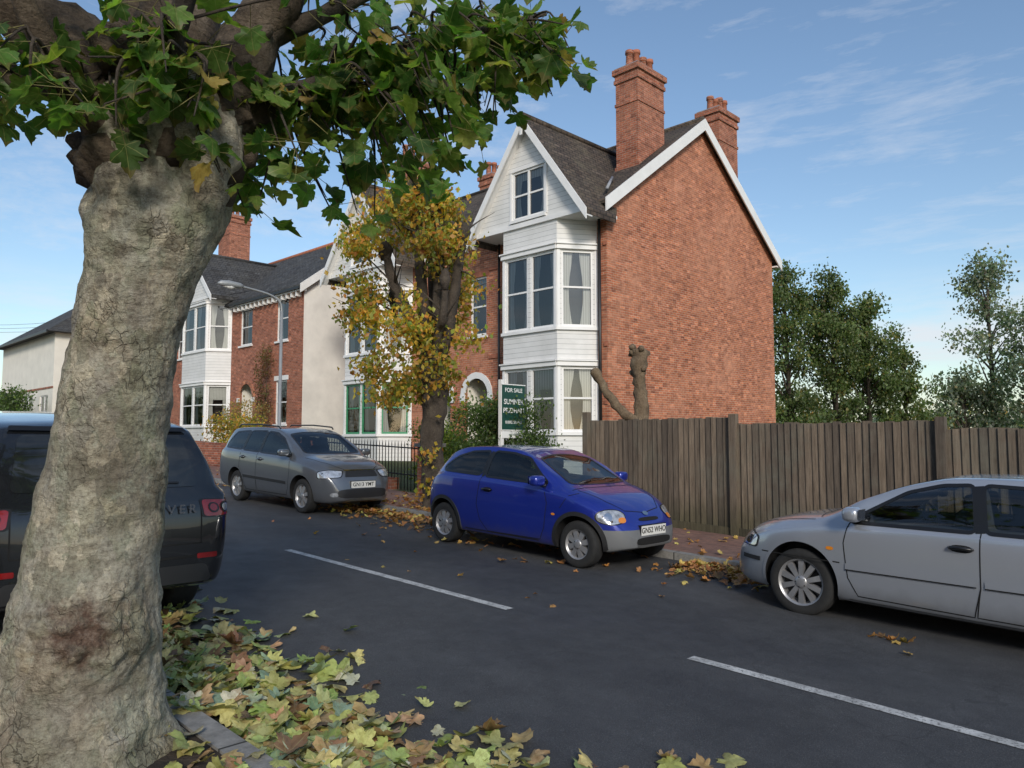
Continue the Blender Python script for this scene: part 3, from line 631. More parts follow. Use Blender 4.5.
# ------------------------------------------------------------ sale board
m_sign=M('sign_green',(.012,.06,.045),.35,var=.05); m_txt=M('sign_white',(.8,.8,.78),.5,var=0)
SX,SY=-11.2,11.35; e=empty('for_sale_sign',(SX,SY,g(SX))); b=MB()
b.box(SX-.04,SX+.04,SY-.35,SY-.27,g(SX),g(SX)+2.55,m_white); b.box(SX+.042,SX+.055,SY-.33,SY+.33,1.93,2.85,m_sign); b.box(SX+.04,SX+.06,SY-.35,SY+.35,1.91,1.93,m_white); b.box(SX+.04,SX+.06,SY-.35,SY+.35,2.85,2.87,m_white)
b.box(SX+.04,SX+.056,SY-.33,SY+.33,1.76,1.9,m_txt)
b.obj('board',e)
B3=(Vector((0,1,0)),Vector((0,0,1)),Vector((1,0,0)))
for tx,sz,z in (('FOR SALE',.12,2.74),('SUMNER',.15,2.50),('PRIDHAM',.145,2.32),('01892 516615',.085,2.08)): text('lettering',tx,sz,basis(*B3,(SX+.058,SY,z)),m_txt,e)
text('lettering','sold subject',.06,basis(*B3,(SX+.058,SY,1.83)),m_sign,e)
m_bin=M('black_bin',(.012,.012,.013),.45,var=.1)
BX=-3.95; e=empty('recycling_box',(BX,10.1,g(BX))); b=MB(); z0=g(BX)+.09
b.add([(BX-.26,9.95,z0),(BX+.26,9.95,z0),(BX+.26,10.3,z0),(BX-.26,10.3,z0),(BX-.31,9.9,z0+.5),(BX+.31,9.9,z0+.5),(BX+.31,10.35,z0+.5),(BX-.31,10.35,z0+.5)],[(0,3,2,1),(4,5,6,7),(0,1,5,4),(1,2,6,5),(2,3,7,6),(3,0,4,7)],m_bin)
b.box(BX-.33,BX+.33,9.88,10.37,z0+.5,z0+.56,m_bin); b.box(BX-.12,BX+.12,9.86,9.88,z0+.4,z0+.52,m_bin); b.obj('box',e)
# ------------------------------------------------------------ trees
def cloud(name,centers,n,size,pal,parent,gap=-.22,fuzz=1.08):
    ws=[c[3]**2 for c in centers]; P=[];S=[];K=[]
    for i in range(n):
        c=random.choices(centers,ws)[0]; v=Vector((random.gauss(0,1),random.gauss(0,1),random.gauss(0,1)))
        v=v*c[3]*.55 if random.random()<.5 else v.normalized()*c[3]*random.uniform(.35,fuzz)
        p=Vector(c[:3])+Vector((v.x,v.y,v.z*.85))
        if noise.noise(p*1.1)<gap and random.random()<.8: continue
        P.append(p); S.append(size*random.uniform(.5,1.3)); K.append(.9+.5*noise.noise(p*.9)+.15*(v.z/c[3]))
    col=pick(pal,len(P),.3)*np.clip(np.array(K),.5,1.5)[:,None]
    return leaf_mesh(name,[tuple(p) for p in P],rots(len(P)),S,col,m_fol,parent=parent,simple=True)
e=empty('plane_tree',tuple(W(-2.08,3.75,.2)))
b=MB()
tr=[(-2.12,3.75,-.05,.58),(-2.11,3.75,.12,.50),(-2.08,3.75,.3,.405),(-2.05,3.75,.6,.35),(-2.02,3.75,.95,.315),(-1.97,3.75,1.4,.275),(-1.93,3.75,1.8,.245),(-1.90,3.75,2.15,.235),(-1.84,3.75,2.5,.255),(-1.76,3.75,2.85,.31),(-1.71,3.76,3.2,.36),(-1.70,3.78,3.5,.30)]
cp=catmull([(a,d,z) for a,d,z,r in tr],24); rr=np.interp(np.linspace(0,len(tr)-1,len(cp)),range(len(tr)),[t[3] for t in tr])
def trunk(b,pts,rad,m,n=140):
    vs=[];fs=[]
    for i,(p,r) in enumerate(zip(pts,rad)):
        c=W(*p)
        for k in range(n):
            t=2*math.pi*k/n; q=c+Vector((math.cos(t),math.sin(t),0))*r
            flare=max(0,.55-p[2])*.35*(.5+.5*math.sin(t*5+1.3))
            e_=1+.10*noise.noise(Vector((q.x*2,q.y*2,q.z*1.4)))+.06*noise.noise(Vector((q.x*4,q.y*4,q.z*8)))+.035*noise.noise(q*11)+.022*noise.noise(q*24)+.012*noise.noise(q*50)+flare
            e_+=.035*max(0,noise.noise(Vector((q.x*1.2,q.y*1.2,q.z*7+3))))**.7
            db=(q-BURR).length
            if db<.30: e_+=(1-db/.30)**.7*(.10+.28*abs(noise.noise(q*13))+.12*abs(noise.noise(q*27)))
            if p[2]>2.3: e_+=.20*(noise.noise(q*4.5))*(min(1,(p[2]-2.3)/.5))+.10*noise.noise(q*10)*(min(1,(p[2]-2.3)/.5))
            vs.append(c+Vector((math.cos(t),math.sin(t),0))*r*e_)
    for i in range(len(pts)-1):
        for k in range(n): fs.append((i*n+k,i*n+(k+1)%n,(i+1)*n+(k+1)%n,(i+1)*n+k))
    fs.append(tuple(range((len(pts)-1)*n,len(pts)*n))); b.add(vs,fs,m,True)
trunk(b,cp,rr,m_bark); b.obj('trunk',e)
limbs=[[(-1.75,3.75,3.1,.26),(-2.05,3.66,3.5,.19),(-2.45,3.5,3.85,.15),(-3.0,3.3,4.4,.11),(-3.6,3.1,5.6,.06)],
 [(-1.75,3.8,3.2,.27),(-1.80,3.95,3.8,.2),(-1.75,4.2,4.6,.14),(-1.8,4.4,5.8,.08)],
 [(-1.62,3.75,3.15,.22),(-1.40,3.8,3.6,.15),(-1.15,3.9,4.2,.12),(-.8,4.1,5.0,.08),(-.4,4.2,5.9,.04)],
 [(-1.45,3.75,3.25,.08),(-1.1,3.85,3.5,.045),(-.7,4.0,3.78,.03),(-.25,4.2,4.0,.02),(.2,4.35,4.2,.012)],
 [(-1.6,3.6,3.2,.08),(-1.5,3.3,3.5,.05),(-1.2,3.1,3.9,.03),(-.8,3.0,4.2,.015)],
 [(-1.9,3.6,3.1,.1),(-2.05,3.3,3.4,.06),(-2.1,3.0,3.8,.03),(-2.0,2.8,4.3,.015)],
 [(-1.3,3.85,3.75,.06),(-.8,4.0,4.1,.035),(-.3,4.2,4.45,.02),(.1,4.4,4.7,.012)],
 [(-2.0,3.7,3.4,.10),(-2.4,3.8,3.5,.06),(-2.8,3.9,3.7,.04),(-3.3,4.0,4.1,.02)],
 [(-1.9,3.9,3.4,.12),(-2.1,4.1,3.9,.09),(-2.2,4.3,4.6,.06),(-2.3,4.4,5.4,.03)]]
b=MB(); nodes=[]
for L in limbs:
    c=catmull([l[:3] for l in L],8); r=np.interp(np.linspace(0,len(L)-1,len(c)),range(len(L)),[l[3] for l in L])
    b.tube([W(*p) for p in c],r,m_bark3 if L[0][3]>.095 else m_bark2,20 if L[0][3]>.095 else 8,.4,True,6)
    for p,q in zip(c[3:],r[3:]): nodes.append((Vector(p),q))
for k in range(60):
    t=random.uniform(0,6.28); rad=random.uniform(.26,.36); p=Vector((-1.73+rad*math.cos(t),3.76+rad*math.sin(t),random.uniform(2.95,3.6)))
    d=Vector((math.cos(t),math.sin(t),random.uniform(.2,1.2))).normalized(); s_=random.uniform(.4,1.1)
    b.tube([W(*(p-d*.05)),W(*p),W(*(p+d*.06*s_)),W(*(p+d*.12*s_))],[.08*s_,.085*s_,.07*s_,.02],m_bark3,12,.7,True,11)
for k in range(90):
    s=random.choice([q for q in nodes if q[1]>.07]); d=Vector((random.gauss(0,1),random.gauss(0,1),random.gauss(.6,.6))).normalized()
    p=s[0]+d*s[1]*.8; b.tube([W(*p),W(*(p+d*.07)),W(*(p+d*.10))],[.035,.03,.008],m_bark3,8,.5,True,14)
zmn=[(-3.2,3.35),(-2.6,3.25),(-2.2,3.2),(-1.9,3.05),(-1.55,2.98),(-1.25,2.8),(-.95,3.0),(-.6,2.95),(-.3,3.15),(0,3.5),(.35,3.75)]
def zmin(r): return float(np.interp(r,[a for a,_ in zmn],[c for _,c in zmn]))
P=[];R_=[];S=[]
m_stem=M('leaf_stem',(.20,.18,.06),.6,var=0)
def twig(st,en,r0,nl,ls=1):
    mid=(st+en)/2+Vector((random.uniform(-.1,.1),random.uniform(-.1,.1),random.uniform(.02,.18)))
    c=catmull([st,mid,en],5); r=np.linspace(r0,.003,len(c)); b.tube([W(*p) for p in c],r,m_bark2,5,0,False)
    for k in range(nl):
        t=random.uniform(.25,1.0); f=t*(len(c)-1); i=min(int(f),len(c)-2); p=c[i].lerp(c[i+1],f-i)
        off=Vector((random.uniform(-.13,.13),random.uniform(-.13,.13),random.uniform(-.14,.06)))
        q=p+off
        b.tube([W(*p),W(*q)],[.0022,.0016],m_stem,3,0,False)
        P.append(tuple(W(*q)))
        d=W(*off)-W(0,0,0); yaw=math.atan2(d.y,d.x)-math.pi/2+random.gauss(0,.5)
        m=Matrix.Rotation(yaw,3,'Z')@Matrix.Rotation(-random.uniform(.3,1.35),3,'X')@Matrix.Rotation(random.gauss(0,.35),3,'Y')
        R_.append(np.array(m)); S.append(random.uniform(.08,.165)*ls)
def region(n,ra,rb,zlo,zhi,da,db,nl):
    for i in range(n):
        r=random.uniform(ra,rb); lo=zmin(r)+zlo; t=Vector((r,random.uniform(da,db),lo+abs(random.gauss(0,1))*zhi))
        cand=sorted(nodes,key=lambda q:(q[0]-t).length+(0 if q[0].z>t.z-.35 else .8))[:5]; s=random.choice(cand)
        twig(s[0],t,min(.014,s[1]*.6),nl)
region(60,-1.5,-.3,0.03,.5,3.5,4.6,7)
region(38,-.6,.34,0.0,.4,3.9,4.6,6)
region(17,-2.0,-1.2,0.05,.4,3.1,3.5,5)
region(13,-2.1,-1.35,0.0,.35,2.95,3.35,5)
region(26,-3.1,-2.0,0.08,.45,3.2,4.3,6)
region(26,-3.6,1.0,1.3,.9,3.2,4.8,8)
for i in range(14):
    s=random.choice(nodes); t=s[0]+Vector((random.uniform(-.2,1.0),random.uniform(-.2,.8),random.uniform(-.1,.5))); twig(s[0],t,.008,4)
b.obj('limbs',e)
pal_g=[(4,(.095,.18,.035)),(3,(.07,.14,.03)),(2.2,(.16,.25,.05)),(.8,(.29,.31,.07)),(.25,(.36,.25,.07))]
leaf_mesh('leaves',P,np.array(R_),S,pick(pal_g,len(P),.3),m_leaf,parent=e)
# autumn street tree
TX,TY=-11.0,9.15; e=empty('lime_tree',(TX,TY,g(TX))); z0=g(TX); b=MB()
tp=catmull([(TX+.05,TY,z0-.05),(TX,TY,z0+.3),(TX-.12,TY-.02,z0+1.2),(TX-.05,TY,z0+2.2),(TX-.25,TY,z0+3.0)],8)
b.tube(tp,np.interp(np.linspace(0,1,len(tp)),[0,.08,.3,.6,.85,1],[.36,.25,.21,.20,.26,.18]),m_bark2,22,.30,True,3.5)
for (dx,dy,dz,r) in ((-1.1,-.4,5.0,.12),(.4,.3,5.2,.12),(-.3,-.4,6.1,.11),(-1.5,.1,4.2,.08),(.6,-.3,4.2,.08),(-.7,.4,5.9,.10),(.2,-.1,5.8,.11)):
    c=catmull([(TX-.1,TY,z0+2.6),(TX+dx*.35,TY+dy*.4,z0+3.3),(TX+dx*.8,TY+dy*.8,z0+dz-.7),(TX+dx,TY+dy,z0+dz)],6)
    b.tube(c,np.linspace(r*1.3,r*.6,len(c)),m_bark2,10,.35,True,5)
    for k in range(9):
        d=Vector((random.gauss(0,.5),random.gauss(0,.5),random.gauss(.5,.4))); p=random.choice(c[8:]); b.tube([p,p+d*.5,p+d+Vector((0,0,-.05))],[.025,.012,.004],m_bark2,5,0,False)
    p=Vector(c[-1]); b.tube([p-Vector((0,0,.2)),p,p+Vector((0,0,.18))],[r*.6,r*1.25,r*.5],m_bark2,10,.4,True,8)
b.obj('trunk_and_limbs',e)
cen=[]
for i in range(70):
    a=random.uniform(0,6.28); h=random.uniform(2.1,6.15); rr_=1.62*math.sin(math.pi*min(1,(h-1.4)/5.2))**.7
    cen.append((TX-.58+math.cos(a)*rr_*random.uniform(.3,1),TY-.25+math.sin(a)*rr_*random.uniform(.3,1),z0+h,random.uniform(.2,.48)))
cen.append((TX+.05,TY-.25,z0+.4,.28)); cen.append((TX+.1,TY-.2,z0+1.0,.22))
pal_y=[(3.5,(.52,.36,.05)),(2.6,(.34,.34,.055)),(2.2,(.55,.29,.05)),(1.7,(.20,.25,.045)),(1.0,(.42,.18,.035))]
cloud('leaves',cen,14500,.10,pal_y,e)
# pollarded stump
e=empty('pollarded_tree',(-8.95,12.75,.3)); b=MB()
m_stump=barkm('pollard_bark',[(.3,(.10,.065,.04)),(.55,(.20,.145,.09)),(.75,(.30,.24,.16))],4)
base=Vector((-8.95,12.75,.3))
c=catmull([base,base+Vector((0,0,1.2)),base+Vector((-.02,.03,2.2)),base+Vector((-.05,0,2.75)),base+Vector((-.03,.02,3.25))],8)
b.tube(c,np.interp(np.linspace(0,1,len(c)),[0,.6,.78,.84,.9,.96,1],[.2,.12,.12,.19,.13,.19,.10]),m_stump,16,.5,True,6)
for k in range(12):
    d=Vector((random.gauss(0,1),random.gauss(0,1),random.gauss(.3,.6))).normalized(); p=base+Vector((-.04,.01,random.choice([2.75,3.1,3.2])))+d*.12; b.tube([p,p+d*.07,p+d*.12],[.07,.06,.02],m_stump,9,.5,True,12)
c=catmull([base+Vector((0,0,1.75)),base+Vector((-.3,-.28,2.0)),base+Vector((-.52,-.47,2.4)),base+Vector((-.70,-.64,2.85))],6)
b.tube(c,np.interp(np.linspace(0,1,len(c)),[0,.8,.95,1],[.11,.08,.12,.07]),m_stump,12,.5,True,6)
b.obj('trunk',e)
# background trees
def bgtree(name,x,y,z0,h,r,n,pal,size,nc=90,gap=-.3,fr=.16,low=.1,prof=.22):
    e=empty(name,(x,y,z0)); b=MB(); b.tube([(x,y,z0),(x+.1,y,z0+h*.35),(x,y,z0+h*.9)],[r*.07,r*.05,.03],m_bark2,8,.2)
    cen=[]; ox=random.uniform(0,50)
    for i in range(nc):
        t=random.random(); zz=z0+h*(low+(.97-low)*t); rr_=r*math.sin(math.pi*(prof+(.96-prof)*t))**.8*random.uniform(.05,1)**.6; a=random.uniform(0,6.28)
        rr_*=1+.75*noise.noise(Vector((math.cos(a)*1.3+ox,math.sin(a)*1.3,zz*.45)))
        q=(x+rr_*math.cos(a),y+rr_*math.sin(a),zz+random.gauss(0,.2),r*random.uniform(fr*.6,fr*1.6)); cen.append(q)
        if i%2==0: b.tube([(x,y,max(z0,zz-r*.6)),(x+(q[0]-x)*.5,y+(q[1]-y)*.5,zz-r*.2),q[:3]],[.06,.035,.012],m_bark2,5,0,False)
    b.obj('branches',e); cloud('leaves',cen,n,size,pal,e,gap,1.5); return e
pg=[(3,(.12,.17,.06)),(2,(.165,.21,.075)),(1,(.085,.12,.045)),(.5,(.26,.23,.07))]
pb=[(3,(.19,.235,.165)),(2,(.25,.285,.20)),(1,(.12,.155,.095)),(.5,(.30,.26,.15))]
po=[(3,(.44,.26,.08)),(2,(.30,.25,.09)),(1,(.19,.21,.07))]
bgtree('birch_tree',-18.0,38.8,-.3,11.2,2.7,21000,pg,.17,nc=120,low=.0,prof=.42,gap=-.4)
bgtree('birch_tree',-16.2,40.3,-.5,11.0,2.5,19000,pg,.17,nc=120,low=.0,prof=.42,gap=-.4)
bgtree('birch_tree',-14.9,41.4,-.5,9.6,2.4,17000,pg,.17,nc=110,low=.0,prof=.42,gap=-.4)
bgtree('birch_tree',-13.6,43.0,-.5,7.0,1.9,9000,pg,.17,nc=80,low=.0,prof=.42,gap=-.35)
bgtree('eucalyptus_tree',-10.9,48.6,-.8,12.9,2.5,9500,pb,.20,nc=75,gap=-.05,fr=.2,low=.15)
bgtree('eucalyptus_tree',-8.3,47.2,-.8,9.8,2.8,12000,pb,.20,nc=80,gap=-.1,fr=.2,low=.05)
bgtree('eucalyptus_tree',-11.8,46.6,-.8,6.4,2.2,9000,pb,.20,nc=60,gap=-.2,fr=.22,low=.0,prof=.4)
bgtree('eucalyptus_tree',-3,46,-.8,9,3.2,8000,pb,.2)
cen=[]
for i in range(150):
    x=-30+i*.8; cen.append((x,66+random.uniform(-4,4),random.uniform(-1,1.9)+(1.2 if x<-4 else 0),random.uniform(.8,2.0)))
e=empty('distant_trees',(0,66,0)); cloud('leaves',cen,26000,.42,po,e)
cen=[]
for i in range(160):
    x=-110+i*1.6; cen.append((x,110+random.uniform(-6,6),random.uniform(-1,4)+max(0,-x*.03),random.uniform(1.6,3.6)))
e=empty('distant_trees',(0,110,0)); cloud('leaves',cen,24000,.8,pb,e)
b=MB(); vs=[];n=60
for i in range(n+1):
    a=math.radians(20+160*i/n); vs.append((900*math.cos(a),900*math.sin(a),-60)); vs.append((900*math.cos(a),900*math.sin(a),8+8*math.sin(i*.4)+5*math.sin(i*1.1)))
b.add(vs,[(2*i,2*i+2,2*i+3,2*i+1) for i in range(n)],M('hillside',(.10,.13,.11),.95),True); b.obj('hills')
def bush(name,x0,x1,y0,y1,z0,z1,n,pal,size=.06,rr=.3):
    e=empty(name,((x0+x1)/2,(y0+y1)/2,z0)); cen=[]
    for i in range(max(10,int((x1-x0)*(z1-z0)*(y1-y0)*10))):
        cen.append((random.uniform(x0+rr,x1-rr),random.uniform(y0+rr,y1-rr),random.uniform(z0+rr*.6,z1-rr),rr*random.uniform(.8,1.25)))
    b=MB()
    for i in range(6):
        c=random.choice(cen); b.tube([((x0+x1)/2,(y0+y1)/2,z0),c[:3]],[.03,.01],m_bark2,5,0,False)
    b.obj('stems',e); cloud('leaves',cen,n,size,pal,e,-.5)
ph=[(3,(.08,.13,.035)),(2,(.13,.19,.05)),(1,(.05,.08,.025))]
bush('hedge',-13.2,-10.3,10.9,12.4,g(-11)+.1,2.75,22000,ph,.06,.36)
bush('shrub',-14.4,-13.1,10.9,12.4,g(-13)+.1,2.25,8000,[(2,(.26,.32,.06)),(1,(.38,.38,.08)),(1,(.14,.20,.04))],.06)
bush('shrub',-27,-23.5,11.2,13,g(-25)+.1,2.7,3500,pal_y,.09)
bush('shrub',-41,-38,12,14,g(-40)+.1,4.0,3500,ph,.12,.4)
bush('hedge',-60,-52,11,13,g(-55),5.2,6000,ph,.16,.6)
bush('shrub',-35.2,-34.0,17.4,18.6,1.5,6.5,2500,[(2,(.20,.10,.05)),(1,(.14,.13,.04))],.09,.3)
bush('shrub',-32,-29.5,14,16.4,1.0,3.6,2500,po,.09)
# ------------------------------------------------------------ cars
def pchip(pts):
    x=np.array([p[0] for p in pts],float); y=np.array([p[1] for p in pts],float); h=np.diff(x); d=np.diff(y)/h; m=np.zeros(len(x))
    for i in range(1,len(x)-1):
        if d[i-1]*d[i]>0:
            w1=2*h[i]+h[i-1]; w2=h[i]+2*h[i-1]; m[i]=(w1+w2)/(w1/d[i-1]+w2/d[i])
    m[0]=d[0]; m[-1]=d[-1]
    def f(q):
        q=min(max(q,x[0]),x[-1]); i=min(max(int(np.searchsorted(x,q))-1,0),len(h)-1); t=(q-x[i])/h[i]
        return float((2*t**3-3*t*t+1)*y[i]+(t**3-2*t*t+t)*h[i]*m[i]+(-2*t**3+3*t*t)*y[i+1]+(t**3-t*t)*h[i]*m[i+1])
    return f
def paint(name,col,metal=.3,rough=.32,trim=None,wb=2.5,zt=.5,archr=.36,trimcol=(.05,.05,.052),archtrim=False):
    m,nt,b=nm(name); co=objco(nt)
    b.inputs['Metallic'].default_value=metal; b.inputs['Roughness'].default_value=rough; b.inputs['Coat Weight'].default_value=1; b.inputs['Coat Roughness'].default_value=.03
    c=mix(nt,noise_n(nt,co,400,2),[x*.92 for x in col],[min(1,x*1.08) for x in col])
    s=nt.nodes.new('ShaderNodeSeparateXYZ'); nt.links.new(co,s.inputs[0])
    dz=math_n(nt,'ADD',s.outputs[2],math_n(nt,'MULTIPLY',noise_n(nt,co,6,5),.25))
    dirt=ramp(nt,dz,[(.25,(.5,.5,.5)),(.52,(0,0,0))])
    c=mix(nt,dirt,c,(.10,.09,.08))
    if trim:
        ax=math_n(nt,'ABSOLUTE',s.outputs[0])
        f=math_n(nt,'MULTIPLY',math_n(nt,'GREATER_THAN',ax,wb/2),math_n(nt,'LESS_THAN',s.outputs[2],zt))
        if archtrim:
            dx=math_n(nt,'SUBTRACT',ax,wb/2); dzz=math_n(nt,'SUBTRACT',s.outputs[2],.28)
            rr_=math_n(nt,'SQRT',math_n(nt,'ADD',math_n(nt,'MULTIPLY',dx,dx),math_n(nt,'MULTIPLY',dzz,dzz)))
            f=math_n(nt,'MAXIMUM',f,math_n(nt,'LESS_THAN',rr_,archr))
        c=mix(nt,f,c,trimcol)
        nt.links.new(math_n(nt,'SUBTRACT',1,f),b.inputs['Coat Weight'])
        nt.links.new(math_n(nt,'MULTIPLY',math_n(nt,'SUBTRACT',1,f),metal),b.inputs['Metallic'])
        nt.links.new(math_n(nt,'MULTIPLY_ADD',f,.25,rough),b.inputs['Roughness'])
    nt.links.new(c,b.inputs['Base Color']); return m
m_glass=M('car_glass',(.014,.016,.017),.04,var=.7,vs=3.5,spec=.9)
m_glassl=M('windscreen_glass',(.035,.04,.042),.04,var=.6,vs=3,spec=1.0)
m_tyre=M('tyre_rubber',(.018,.018,.018),.85,var=.25,vs=20)
m_alloy=M('alloy_silver',(.36,.36,.37),.38,metal=.6,var=.15,vs=8)
m_lamp=M('headlamp_glass',(.50,.52,.54),.08,metal=.5,var=.5,vs=14,coat=1)
m_amber=M('amber_lens',(.65,.22,.02),.15,var=.1,coat=1)
m_redl=M('red_lens',(.22,.008,.008),.12,var=.3,vs=10,coat=1)
m_plw=M('plate_white',(.72,.72,.68),.4,var=0); m_ply=M('plate_yellow',(.75,.55,.05),.4,var=0); m_blk=M('black_trim',(.010,.010,.011),.35,var=0)
m_seam=M('panel_gap',(.006,.006,.006),.9,var=0)
m_chrome=M('chrome',(.6,.6,.6),.12,metal=1,var=0)
m_cabin=M('cabin_lining',(.07,.07,.073),.9,var=.3,vs=4)
m_seat=M('seat_fabric',(.07,.072,.08),.95,var=.3,vs=9)
def ell(a,c,ra,rc,n=22,p=2.4):
    return [(a+ra*math.copysign(abs(math.cos(t))**(2/p),math.cos(t)),c+rc*math.copysign(abs(math.sin(t))**(2/p),math.sin(t))) for t in [2*math.pi*k/n for k in range(n)]]
def rnd(poly,r=.03,n=4):
    out=[];L=len(poly)
    for i in range(L):
        p=Vector(poly[i]);a=Vector(poly[i-1]);c=Vector(poly[(i+1)%L]); da=(a-p);dc=(c-p); ra=min(r,da.length*.45); rc=min(r,dc.length*.45)
        s=p+da.normalized()*ra; e_=p+dc.normalized()*rc
        for k in range(n+1):
            t=k/n; q=s*(1-t)**2+p*2*t*(1-t)+e_*t*t; out.append((q.x,q.y))
    return out
def outset(poly,d):
    L=len(poly); A=sum(poly[i][0]*poly[(i+1)%L][1]-poly[(i+1)%L][0]*poly[i][1] for i in range(L)); s=1 if A>0 else -1; out=[]
    for i in range(L):
        p=Vector(poly[i]); a=(p-Vector(poly[i-1])); c=(Vector(poly[(i+1)%L])-p)
        if a.length<1e-6 or c.length<1e-6: out.append(poly[i]); continue
        a.normalize(); c.normalize(); n=(Vector((a.y,-a.x))+Vector((c.y,-c.x)))*s
        if n.length<1e-4: out.append(poly[i]); continue
        n.normalize(); q=p+n*d; out.append((q.x,q.y))
    return out
class Car:
    def __init__(s,name,sp,mp):
        s.sp=sp; s.e=empty(name,world=False); s.mp=mp; s.parts=MB(); s.build()
    def build(s):
        sp=s.sp; T,B,Wd,BL,RW=[pchip(sp[k]) for k in ('top','bot','wid','belt','roofw')]; s.T=T
        x0=sp['top'][0][0]; x1=sp['top'][-1][0]; L=x1-x0
        xs=[x0+L*.5*(1-math.cos(math.pi*(i/110))) for i in range(111)]
        for p in sp['top'][1:-1]: xs.append(p[0])
        xs=sorted(xs); xx=[xs[0]]
        for x in xs[1:]:
            if x-xx[-1]>.002: xx.append(x)
        rings=[]
        for x in xx:
            zt=T(x);zb=B(x);w=Wd(x);zl=min(BL(x),zt-.015);zb=min(zb,zl-.03);rw=min(RW(x),w*.92);h=zt-zl;H=zl-zb
            k=min(1,max(0,(h-.06)/.2)); k=k*k*(3-2*k)
            lo=[(0,zb),(w*.6,zb),(w*.87,zb+.01),(w*.95,zb+.10*H),(w*.985,zb+.30*H),(w,zb+.55*H),(w*.995,zb+.80*H),(w*.975,zl-.04*H),(w*.945,zl)]
            cab=[(w*.93+(rw-w*.93)*.2,zl+.16*h),(w*.93+(rw-w*.93)*.62+.008,zl+.58*h),(rw+.004,zl+.87*h),(rw*.93,zl+.955*h),(rw*.65,zt-.012),(rw*.33,zt-.003),(0,zt)]
            hd=[(w*.90,zl+.28*h),(w*.84,zl+.50*h),(w*.75,zl+.70*h),(w*.60,zl+.86*h),(w*.42,zl+.945*h),(w*.2,zl+.99*h),(0,zt)]
            up=[(a[0]*k+c[0]*(1-k),a[1]*k+c[1]*(1-k)) for a,c in zip(cab,hd)]
            pts=[(p.x,p.y) for p in catmull([Vector((a,c)) for a,c in lo+up],4)]
            ring=[(x,y,z) for y,z in pts]+[(x,-y,z) for y,z in pts[-2:0:-1]]
            rings.append(ring)
        n=len(rings[0]); V=[v for r in rings for v in r]; F=[]
        for i in range(len(rings)-1):
            for k in range(n): F.append((i*n+k,(i+1)*n+k,(i+1)*n+(k+1)%n,i*n+(k+1)%n))
        F.append(tuple(range(n))); F.append(tuple(range((len(rings)-1)*n,len(rings)*n))[::-1])
        me=bpy.data.meshes.new('body'); me.from_pydata(V,[],F); me.materials.append(s.mp); me.materials.append(m_dark); me.materials.append(m_cabin)
        bm=bmesh.new(); bm.from_mesh(me); bmesh.ops.recalc_face_normals(bm,faces=bm.faces); s.bvh=BVHTree.FromBMesh(bm)
        for f in bm.faces: f.smooth=True
        bm.to_mesh(me); bm.free()
        s.body=bpy.data.objects.new('body',me); C.objects.link(s.body); s.body.parent=s.e
        R=sp['R']; wb=sp['wb']; cutb=bmesh.new()
        for x in (-wb/2,wb/2):
            for sd in (1,-1):
                mt=Matrix.Translation((x,sd*(sp['W']-.0),R+.02))@Matrix.Rotation(math.pi/2,4,'X')
                bmesh.ops.create_cone(cutb,cap_ends=True,segments=40,radius1=R+.055,radius2=R+.055,depth=.62,matrix=mt)
        for f in cutb.faces: f.material_index=1
        s.cut(cutb)
        for x in (-wb/2,wb/2):
            for sd in (1,-1): s.wheel(x,sd)
    def cut(s,cutb):
        cm=bpy.data.meshes.new('cut'); bmesh.ops.recalc_face_normals(cutb,faces=cutb.faces); cutb.to_mesh(cm); cutb.free()
        for m in (s.mp,m_dark,m_cabin): cm.materials.append(m)
        co=bpy.data.objects.new('cut',cm); C.objects.link(co); o=s.body
        md=o.modifiers.new('b','BOOLEAN'); md.object=co; md.operation='DIFFERENCE'; md.solver='EXACT'
        bpy.context.view_layer.update(); dg=bpy.context.evaluated_depsgraph_get(); nmsh=bpy.data.meshes.new_from_object(o.evaluated_get(dg))
        o.modifiers.clear(); o.data=nmsh; bpy.data.objects.remove(co)
        bm=bmesh.new(); bm.from_mesh(nmsh)
        for f in bm.faces: f.smooth=(f.material_index==0)
        for ed in bm.edges:
            if len(ed.link_faces)==2 and ed.link_faces[0].material_index!=ed.link_faces[1].material_index: ed.smooth=False
        bm.to_mesh(nmsh); bm.free()
    def cutprism(s,poly,vec):
        bm=bmesh.new(); A=[bm.verts.new(p) for p in poly]; B=[bm.verts.new(Vector(p)+Vector(vec)) for p in poly]; n=len(poly)
        bm.faces.new(A); bm.faces.new(B[::-1])
        for i in range(n): bm.faces.new((A[i],A[(i+1)%n],B[(i+1)%n],B[i]))
        for f in bm.faces: f.material_index=2
        s.cut(bm)
    def glaze(s,cav,yc,sides,screen,zc,seatx,floor):
        s.cutprism([(x,-yc,z) for x,z in cav],(0,2*yc,0))
        for w in sides:
            for sd in (1,-1): s.cutprism([(x,sd*(yc-.05),z) for x,z in w],(0,sd*.8,0))
        s.cutprism([(x,y,zc) for x,y in screen],(0,0,1.0))
        for w in sides:
            for sd in (1,-1):
                s.patch(outset(w,.006),('s',sd),.001,m_cglass); s.line(outset(w,.010),('s',sd),.028,.004,m_blk,True)
        s.patch(outset(screen,.006),('t',),.001,m_cglass); s.line(outset(screen,.012),('t',),.034,.004,m_blk,True)
        b=MB()
        for x in seatx:
            for y in (-.33,.33):
                b.sup((x,y,floor+.17),(.075,.22,.28),m_seat,.55); b.sup((x-.03,y,floor+.50),(.045,.125,.075),m_seat,.6); b.sup((x+.25,y,floor-.03),(.24,.22,.07),m_seat,.5)
        n=24; xs_=seatx[0]+.47; P_=[(xs_+.05*math.cos(2*math.pi*k/n),-.33+.175*math.sin(2*math.pi*k/n),floor+.26+.16*math.cos(2*math.pi*k/n)) for k in range(n+1)]
